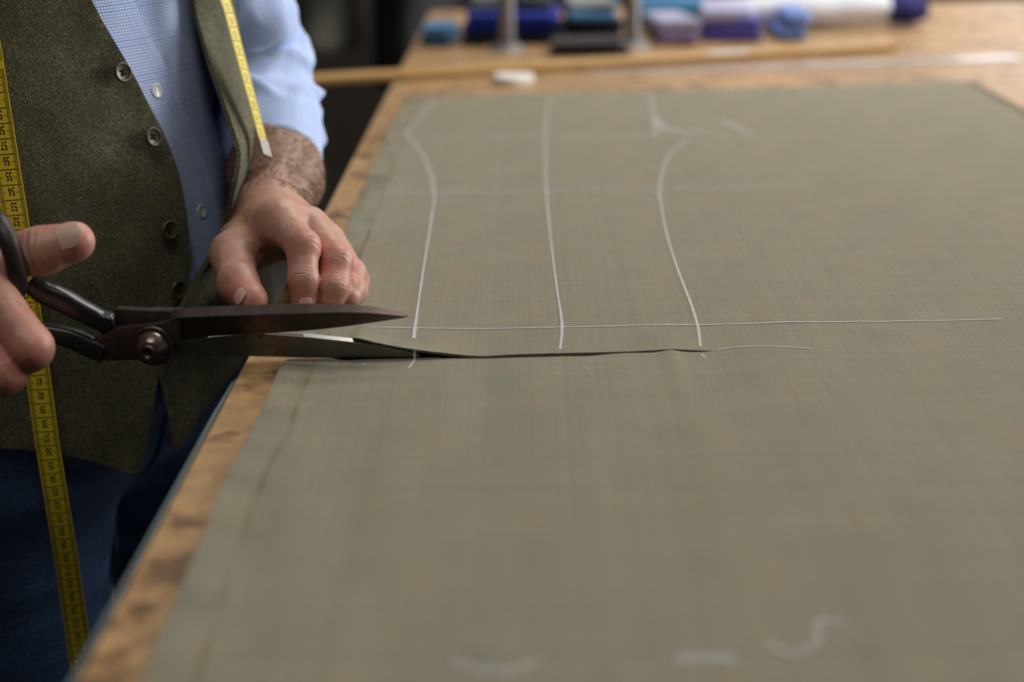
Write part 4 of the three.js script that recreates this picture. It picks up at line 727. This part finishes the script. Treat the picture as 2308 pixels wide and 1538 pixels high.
  const slL = sleeve([shL, mix(shL, L.elbow, 0.35), mix(shL, L.elbow, 0.7), [-0.2207, 1.0465, -1.1696], [-0.2022, 1.0221, -1.1049], [-0.1894, 1.0012, -1.0478]], [[0, 0.062], [0.4, 0.052], [0.62, 0.048], [0.75, 0.045], [0.88, 0.0395], [1, 0.0345]], 0.16, 2, foldArm);
  const slR = sleeve([shR, [-0.53, 1.24, -0.80], R.elbow, [(R.elbow[0] + R.wrist[0]) / 2, (R.elbow[1] + R.wrist[1]) / 2, (R.elbow[2] + R.wrist[2]) / 2]], [[0, 0.066], [0.45, 0.058], [0.75, 0.052], [1, 0.044]], 0.14, 9, foldArm);
  const shirt = part('shirt', mergeGeometries([sTorso, collar, slL, slR]), M.shirt, person, 'light blue finely checked shirt');
  part('placket', solidSheet(10, 90, (u, v) => { const y = 0.90 + 0.50 * v, phi = plack(y) + (u - 0.5) * 12.5; return torso(phi, y, shirtOff(phi, y) * 0.6 + 0.0022); }, 0.0014, (u, v) => [u * 1.3 + 0.2, (0.90 + 0.50 * v) / UVS], 1), M.shirt, shirt, 'buttoned front band of the shirt');
  const faceOn = (m, phi, y, off) => { const p = torso(phi, y, off), n = torsoNormal(phi, y, off); m.position.set(...p); m.quaternion.setFromUnitVectors(V(0, 0, 1), n); return m; };
  const latheZ = (pts) => { const g = new THREE.LatheGeometry(pts.map((p) => new THREE.Vector2(...p)), 32); g.rotateX(Math.PI / 2); return g; };
  for (const y of [1.35, 1.21, 1.074, 0.985]) { const b = part('shirt_button', latheZ([[0, 0], [0.0050, 0], [0.0053, 0.0008], [0.0050, 0.0019], [0.0042, 0.0019], [0.0036, 0.0013], [0, 0.0012]]), M.pearl, shirt, 'small pale shirt button'); faceOn(b, plack(y), y, shirtOff(plack(y), y) * 0.6 + 0.0024); }

  // ---------------- waistcoat
  const edgeR = table1([[0.79, -25], [0.815, -22.9], [0.852, -19.4], [0.892, -15.5], [0.917, -11], [0.947, -6.1], [0.966, -5.2], [0.99, -4.5], [1.015, -4.4], [1.041, -5.6], [1.068, -8.4], [1.095, -11.5], [1.117, -14.8], [1.14, -17.9], [1.20, -24], [1.30, -34], [1.42, -48]]);
  const edgeL = table1([[0.79, -11], [0.817, -11.8], [0.85, -14.5], [0.89, -14.6], [0.915, -9], [0.938, -3.9], [0.962, 3], [0.991, 11], [1.013, 16.5], [1.034, 16], [1.065, 12.5], [1.095, 9.5], [1.13, 6.5], [1.20, 12], [1.30, 30], [1.42, 46]]);
  const hemR = table1([[-170, 0.87], [-90, 0.868], [-53, 0.854], [-43, 0.844], [-33.6, 0.831], [-22.9, 0.815]]), hemL = table1([[-14, 0.817], [-10, 0.826], [2, 0.852], [20, 0.866], [60, 0.872], [170, 0.87]]);
  const drape = (phi, y) => 0.0022 * noise3(phi * 0.035, y * 7, 8) + 0.0015 * noise3(phi * 0.08 + 3, y * 15, 2);
  const panelR = solidSheet(170, 190, (u, v) => { const ph0 = -178, w = Math.pow(u, 0.8); let hem = hemR(ph0 + (-22.9 - ph0) * w); const y = 1.41 + (hem - 1.41) * v, phi = ph0 + (edgeR(y) - ph0) * w; return torso(phi, y, 0.0095 + drape(phi, y) + 0.004 * gauss(phi - edgeR(y), 4) + 0.006 * smooth(0.93, 0.84, y)); }, 0.0032, (u, v) => { const w = Math.pow(u, 0.8); return [w * 155 * RAD * 0.165 / 0.12, (1.41 - 0.57 * v) / 0.12]; }, 1);
  // the left front hangs open, its edge standing off the shirt
  const openEdge = [[-0.252, 0.8281, -0.9239], [-0.2538, 0.8572, -0.9236], [-0.256, 0.8946, -0.9262], [-0.2406, 0.9293, -0.9335], [-0.2271, 0.9523, -0.9418], [-0.2114, 0.977, -0.9434], [-0.1967, 1.0138, -0.9322], [-0.1936, 1.0347, -0.9471], [-0.2005, 1.0493, -0.966], [-0.2124, 1.0728, -0.9901], [-0.2235, 1.0978, -1.0095], [-0.2336, 1.1298, -1.026]];
  const upEdge = [1.20, 1.30, 1.42].map((y) => torso(edgeL(y), y, 0.014)), edgeX = table1([...openEdge, ...upEdge].map((p) => [p[1], p[0]])), edgeZ = table1([...openEdge, ...upEdge].map((p) => [p[1], p[2]]));
  const hemOpen = table1([[0, openEdge[0][1]], [0.08, openEdge[0][1] + 0.012], [0.3, 0.862], [0.5, 0.870], [1, 0.87]]);
  const panelL = solidSheet(130, 200, (u, v) => {
    const y = 1.41 + (hemOpen(u) - 1.41) * v, J = 52;
    if (u >= 0.5) { const phi = J + (178 - J) * (u - 0.5) * 2; return torso(phi, y, 0.0125 + drape(phi, y)); }
    const t = u * 2, E = [edgeX(y), y, edgeZ(y)], T = torso(J, y, 0.0125 + drape(J, y)), Q = torso(J - 14, y, 0.016), M1 = [2 * T[0] * 0 + Q[0], y, Q[2]], M0 = [E[0] + 0.34 * (Q[0] - E[0]) + 0.008, y, E[2] + 0.34 * (Q[2] - E[2])], a = (1 - t) ** 3, b = 3 * t * (1 - t) ** 2, c = 3 * t * t * (1 - t), d = t ** 3;
    return [a * E[0] + b * M0[0] + c * M1[0] + d * T[0] + 0.0015 * noise3(t * 4, y * 12, 5), y, a * E[2] + b * M0[2] + c * M1[2] + d * T[2]];
  }, 0.0034, (u, v) => [u * 1.6 + 0.3, (1.41 - 0.57 * v) / 0.12], 1);
  const vest = part('waistcoat', mergeGeometries([panelR, panelL]), M.tweed, person, 'open olive brown tweed waistcoat');
  [[1.092, -14.2], [1.047, -10.0], [0.983, -10.3], [0.941, -10.6], [0.895, -20.5]].slice(0, 4).forEach(([y, phi], i) => {
    const b = part('waistcoat_button', latheZ([[0, 0], [0.0060, 0], [0.0066, 0.0008], [0.0067, 0.0022], [0.0062, 0.0031], [0.0054, 0.0031], [0.0048, 0.0019], [0, 0.0016]]), M.horn, vest, 'dark horn button'); faceOn(b, phi, y, 0.0135 + drape(phi, y) + 0.004 * gauss(phi - edgeR(y), 4)); b.rotateZ(0.3 + i);
    const th = []; for (const [x, yy] of [[1, 1], [-1, 1], [1, -1], [-1, -1]]) { const h = new THREE.CylinderGeometry(0.0009, 0.0009, 0.0006, 10); h.rotateX(Math.PI / 2); h.translate(x * 0.0014, yy * 0.0014, 0.0018); th.push(h); }
    th.push(new THREE.CapsuleGeometry(0.00055, 0.0036, 3, 8).rotateZ(0.785).translate(0, 0, 0.0021), new THREE.CapsuleGeometry(0.00055, 0.0036, 3, 8).rotateZ(-0.785).translate(0, 0, 0.0021));
    const t = part('button_thread', mergeGeometries(th.map((g) => g.index ? g.toNonIndexed() : g)), M.thread, b); t.userData.label = 'dark sewing thread';
  });
  part('dart_seam', tube([0, 1, 2, 3].map((k) => { const y = 0.998 - 0.016 * k / 3, phi = -33.5 + 0.9 * k; return torso(phi, y, 0.0102 + drape(phi, y)); }), 0.0004, 20, 6), M.thread, vest);

  // ---------------- jeans
  const leg = field([{ k: 0.05, bones: [bone(rel(0.005, 0.085, 0.85), 0.092, rel(0.03, 0.115, 0.50), 0.068), bone(rel(0.03, 0.115, 0.50), 0.068, rel(0, 0.125, 0.10), 0.055)] }, { k: 0.05, bones: [bone(rel(0.005, -0.085, 0.85), 0.092, rel(0.03, -0.115, 0.50), 0.068), bone(rel(0.03, -0.115, 0.50), 0.068, rel(0, -0.125, 0.10), 0.055)] }, { k: 0.05, bones: [bone(rel(0.028, 0.0, 0.885), 0.105, rel(0.028, -0.06, 0.885), 0.105)] }], 0.05);
  const jeans = (p) => {
    let d = leg(p); if (Math.abs(d) > 0.03) return Math.max(d, p[1] - 0.925, 0.07 - p[1]);
    const a = p[0] * 9 + p[2] * 7, y = p[1];
    d += 0.010 * noise3(a * 0.5 + 2, y * 17 + 0.8 * noise3(a, y * 6, 2), 3) * smooth(0.88, 0.78, y) + 0.004 * noise3(a * 1.4, y * 40, 7);
    return Math.max(d, y - 0.925, 0.07 - y);
  };
  const jm = part('jeans', surface(jeans, [-0.64, 0.05, -1.34], [-0.12, 0.94, -0.76], 0.0075), M.denim, person, 'dark blue denim jeans');
  { const pts = []; for (let k = 0; k <= 14; k++) { const y = 0.86 - 0.16 * k / 14; let r = 0.05; const phi = -6 - 10 * (k / 14), dir = [Math.sin(phi * RAD) * LF[0] + Math.cos(phi * RAD) * FW[0], Math.sin(phi * RAD) * LF[1] + Math.cos(phi * RAD) * FW[1]]; while (r < 0.25 && jeans([BC[0] + dir[0] * r, y, BC[1] + dir[1] * r]) < 0) r += 0.001; pts.push([BC[0] + dir[0] * r, y, BC[1] + dir[1] * r]); } part('fly_seam', tube(pts, 0.0022, 40, 8), M.denim, jm); }
  for (const s of [-1, 1]) {
    const c = rel(0.055, 0.125 * s, 0), g = new RoundedBoxGeometry(0.10, 0.085, 0.28, 6, 0.04), P = g.attributes.position;
    for (let i = 0; i < P.count; i++) { const z = P.getZ(i) / 0.14, y = P.getY(i) + 0.0425; P.setXYZ(i, P.getX(i) * (1 - 0.18 * z * z), y * (z > 0 ? 1 - 0.35 * z : 1), P.getZ(i)); }
    g.computeVertexNormals(); g.rotateY(Math.atan2(FW[0], FW[1])); g.translate(c[0], 0.001, c[2]); part('shoe', g, M.lacquer, person, 'dark leather shoe');
  }
}

// ---------------------------------------------------------------- tape measure round the neck
{
  const W = 128, CELL = 46, TOP = 62, N = 44, cv = document.createElement('canvas'); cv.width = W; cv.height = CELL * N; const c = cv.getContext('2d');
  c.fillStyle = '#e6d232'; c.fillRect(0, 0, W, CELL * N);
  for (let i = 0; i < 2600; i++) { const s = rnd(); c.fillStyle = s > 0.5 ? 'rgba(120,100,10,0.10)' : 'rgba(255,240,120,0.10)'; c.fillRect(rnd() * W, rnd() * CELL * N, 1 + 3 * rnd(), 1 + 9 * rnd()); }
  c.fillStyle = '#15130d'; c.font = 'bold 38px sans-serif'; c.textAlign = 'center'; c.textBaseline = 'middle';
  for (let n = TOP; n > TOP - N; n--) {
    const yc = (TOP - n) * CELL, y0 = yc - 0.42 * CELL;
    c.fillRect(5, y0 - 1.2, W - 10, 2.6);
    for (let k = 1; k < 10; k++) { const y = y0 + k * CELL / 10, l = k === 5 ? 32 : 20; c.fillRect(5, y - 0.8, l, 1.7); c.fillRect(W - 5 - l, y - 0.8, l, 1.7); }
    c.save(); c.translate(W / 2 + 2, yc); c.rotate(Math.PI); c.scale(0.78, 1); c.fillText(String(n), 0, 0); c.restore();
  }
  const tex = new THREE.CanvasTexture(cv); tex.colorSpace = THREE.SRGBColorSpace; tex.magFilter = THREE.LinearFilter; tex.wrapT = THREE.RepeatWrapping;
  const mat = phys({ map: tex, roughness: 0.45, clearcoat: 0.15, side: THREE.DoubleSide });
  // [x, y, z, reading in cm] down the right chest
  const chest = [[-0.3335, 1.1138, -0.8889, 63.02], [-0.3331, 1.1084, -0.8881, 62.44], [-0.3329, 1.1030, -0.8877, 61.87], [-0.3326, 1.0975, -0.8874, 61.29], [-0.3324, 1.0921, -0.8870, 60.71], [-0.3321, 1.0866, -0.8867, 60.13], [-0.3317, 1.0812, -0.8858, 59.55], [-0.3315, 1.0756, -0.8855, 58.98], [-0.3312, 1.0701, -0.8851, 58.40], [-0.3310, 1.0646, -0.8847, 57.82], [-0.3307, 1.0590, -0.8843, 57.24], [-0.3302, 1.0535, -0.8835, 56.66], [-0.3300, 1.0479, -0.8831, 56.09], [-0.3297, 1.0423, -0.8827, 55.51], [-0.3294, 1.0366, -0.8822, 54.93], [-0.3291, 1.0310, -0.8818, 54.35], [-0.3288, 1.0253, -0.8814, 53.76], [-0.3285, 1.0196, -0.8810, 53.18], [-0.3281, 1.0139, -0.8806, 52.59], [-0.3278, 1.0082, -0.8801, 52.00], [-0.3278, 1.0023, -0.8801, 51.39], [-0.3277, 0.9965, -0.8797, 50.78], [-0.3275, 0.9907, -0.8792, 50.17], [-0.3274, 0.9849, -0.8788, 49.56], [-0.3274, 0.9790, -0.8788, 48.94], [-0.3272, 0.9731, -0.8783, 48.33], [-0.3271, 0.9673, -0.8778, 47.72], [-0.3269, 0.9614, -0.8773, 47.11], [-0.3269, 0.9554, -0.8773, 46.50], [-0.3268, 0.9495, -0.8768, 45.89], [-0.3269, 0.9432, -0.8772, 45.28], [-0.3268, 0.9371, -0.8772, 44.67], [-0.3267, 0.9310, -0.8771, 44.06], [-0.3268, 0.9246, -0.8775, 43.44], [-0.3267, 0.9184, -0.8774, 42.83], [-0.3266, 0.9122, -0.8774, 42.22], [-0.3267, 0.9058, -0.8777, 41.61], [-0.3266, 0.8996, -0.8776, 41.00], [-0.3267, 0.8931, -0.8780, 40.37], [-0.3267, 0.8868, -0.8779, 39.74], [-0.3268, 0.8803, -0.8782, 39.11], [-0.3268, 0.8739, -0.8781, 38.47], [-0.3269, 0.8673, -0.8784, 37.84], [-0.3269, 0.8609, -0.8782, 37.21], [-0.3270, 0.8543, -0.8785, 36.58], [-0.3271, 0.8474, -0.8793, 35.95], [-0.3268, 0.8411, -0.8787, 35.32], [-0.3264, 0.8347, -0.8782, 34.66], [-0.3261, 0.8284, -0.8776, 33.99], [-0.3257, 0.8220, -0.8770, 33.32], [-0.3253, 0.8156, -0.8765, 32.64], [-0.3250, 0.8092, -0.8759, 31.97], [-0.3246, 0.8027, -0.8753, 31.30], [-0.3242, 0.7962, -0.8747, 30.62], [-0.3238, 0.7898, -0.8741, 29.95], [-0.3235, 0.7833, -0.8735, 29.28], [-0.3231, 0.7767, -0.8729, 28.61], [-0.3227, 0.7702, -0.8723, 27.93], [-0.3224, 0.7637, -0.8716, 27.26], [-0.3221, 0.7571, -0.8710, 26.59], [-0.3218, 0.7505, -0.8704, 25.92], [-0.3215, 0.7439, -0.8697, 25.25], [-0.3212, 0.7372, -0.8691, 24.58], [-0.3209, 0.7306, -0.8684, 23.91], [-0.3206, 0.7239, -0.8677, 23.24], [-0.3203, 0.7172, -0.8671, 22.57], [-0.3200, 0.7105, -0.8664, 21.90], [-0.3197, 0.7038, -0.8657, 21.21], [-0.3194, 0.6971, -0.8650, 20.53], [-0.3191, 0.6903, -0.8643, 19.84], [-0.3188, 0.6835, -0.8636, 19.16], [-0.3184, 0.6767, -0.8629, 18.48], [-0.3181, 0.6699, -0.8622, 17.79], [-0.3178, 0.6631, -0.8614, 17.11], [-0.3175, 0.6562, -0.8607, 16.42], [-0.3172, 0.6493, -0.8600, 15.74], [-0.3168, 0.6424, -0.8592, 15.05], [-0.3165, 0.6355, -0.8585, 14.37], [-0.3162, 0.6286, -0.8577, 13.68]];
  const leftDown = [[-0.2312, 1.184, -1.0241], [-0.2204, 1.1574, -1.0201], [-0.2104, 1.1304, -1.0159], [-0.2018, 1.0944, -1.0086], [-0.1923, 1.059, -0.9961], [-0.1855, 1.0352, -0.9856]];
  const neckPath = [[-0.352, 1.30, -0.915], [-0.375, 1.40, -0.935], [-0.435, 1.475, -0.985], [-0.475, 1.495, -1.05], [-0.44, 1.49, -1.11], [-0.36, 1.44, -1.12], [-0.30, 1.34, -1.08]];
  const lower = chest.map((q) => V(q)), n0 = chest.length, pts = [], side = [], read = [];
  const up = new THREE.CatmullRomCurve3([...leftDown.slice().reverse().map((p) => V(p)), ...neckPath.slice().reverse().map((p) => V(p)), V(chest[0])], false, 'centripetal').getSpacedPoints(150);
  let s = 0; const total = up.reduce((acc, p, i) => acc + (i ? p.distanceTo(up[i - 1]) : 0), 0);
  up.slice(0, -1).forEach((p, i) => { if (i) s += p.distanceTo(up[i - 1]); pts.push(p); read.push(chest[0][3] + (total - s) * 100); });
  lower.forEach((p, i) => { pts.push(p); read.push(chest[i][3]); });
  const m = up.length - 1;
  for (let i = 0; i < pts.length; i++) {                     // width direction: flat on the body, edge-on turn on the free left end
    const t = pts[Math.min(pts.length - 1, i + 1)].clone().sub(pts[Math.max(0, i - 1)]).normalize(); let nrm;
    if (i >= m) { const q = pts[i]; nrm = V(0.13, 0, 0.99); }
    else { const q = pts[i], k = i / m; if (k < 0.38) nrm = V(0.985, 0.05, 0.17).lerp(V(0.8, 0.1, 0.6), k); else if (k < 0.9) nrm = V(q.x + 0.372 + 0.05, 0.25, q.z + 1.03); else nrm = V(0.5, 0.1, 0.85); nrm.normalize(); }
    side.push(t.clone().cross(nrm).normalize());
  }
  for (let it = 0; it < 12; it++) for (let i = 1; i < side.length - 1; i++) if (Math.abs(i - m) < 14 || i < m) side[i] = side[i - 1].clone().add(side[i]).add(side[i + 1]).normalize();
  const rows = pts.length - 1, w2 = 0.0080;
  const geo = solidSheet(4, rows, (u, v, i, j) => { const p = pts[j], d = side[j]; const k = (u - 0.5) * 2 * w2; return [p.x + d.x * k, p.y + d.y * k, p.z + d.z * k]; }, 0.0004, (u, v) => { const j = Math.round(v * rows); return [1 - u, 1 - (TOP - read[j]) / N]; }, 1, 0);
  const tape = thing('tape_measure', 'yellow tape measure with black centimetre numbers hanging round the neck', 'tape measure', [0, 0, 0]);
  part('tape', geo, mat, tape);
  const e0 = pts[0], ed = pts[0].clone().sub(pts[2]).normalize(), es = side[1], en = ed.clone().cross(es).normalize();
  const clip = rbox(0.0172, 0.0125, 0.0022, 0, 0, 0, 0.0006), mt = part('metal_end', clip, M.tapeMetal, tape, 'silver metal end'); mt.position.copy(e0.clone().addScaledVector(ed, 0.004)); mt.quaternion.setFromRotationMatrix(new THREE.Matrix4().makeBasis(es, ed, es.clone().cross(ed)));
  const rv = new THREE.SphereGeometry(0.0022, 14, 10); const rivet = part('rivet', rv, M.tapeMetal, mt); rivet.position.set(0, -0.002, 0.0008);
}


renderer.render(scene, camera);
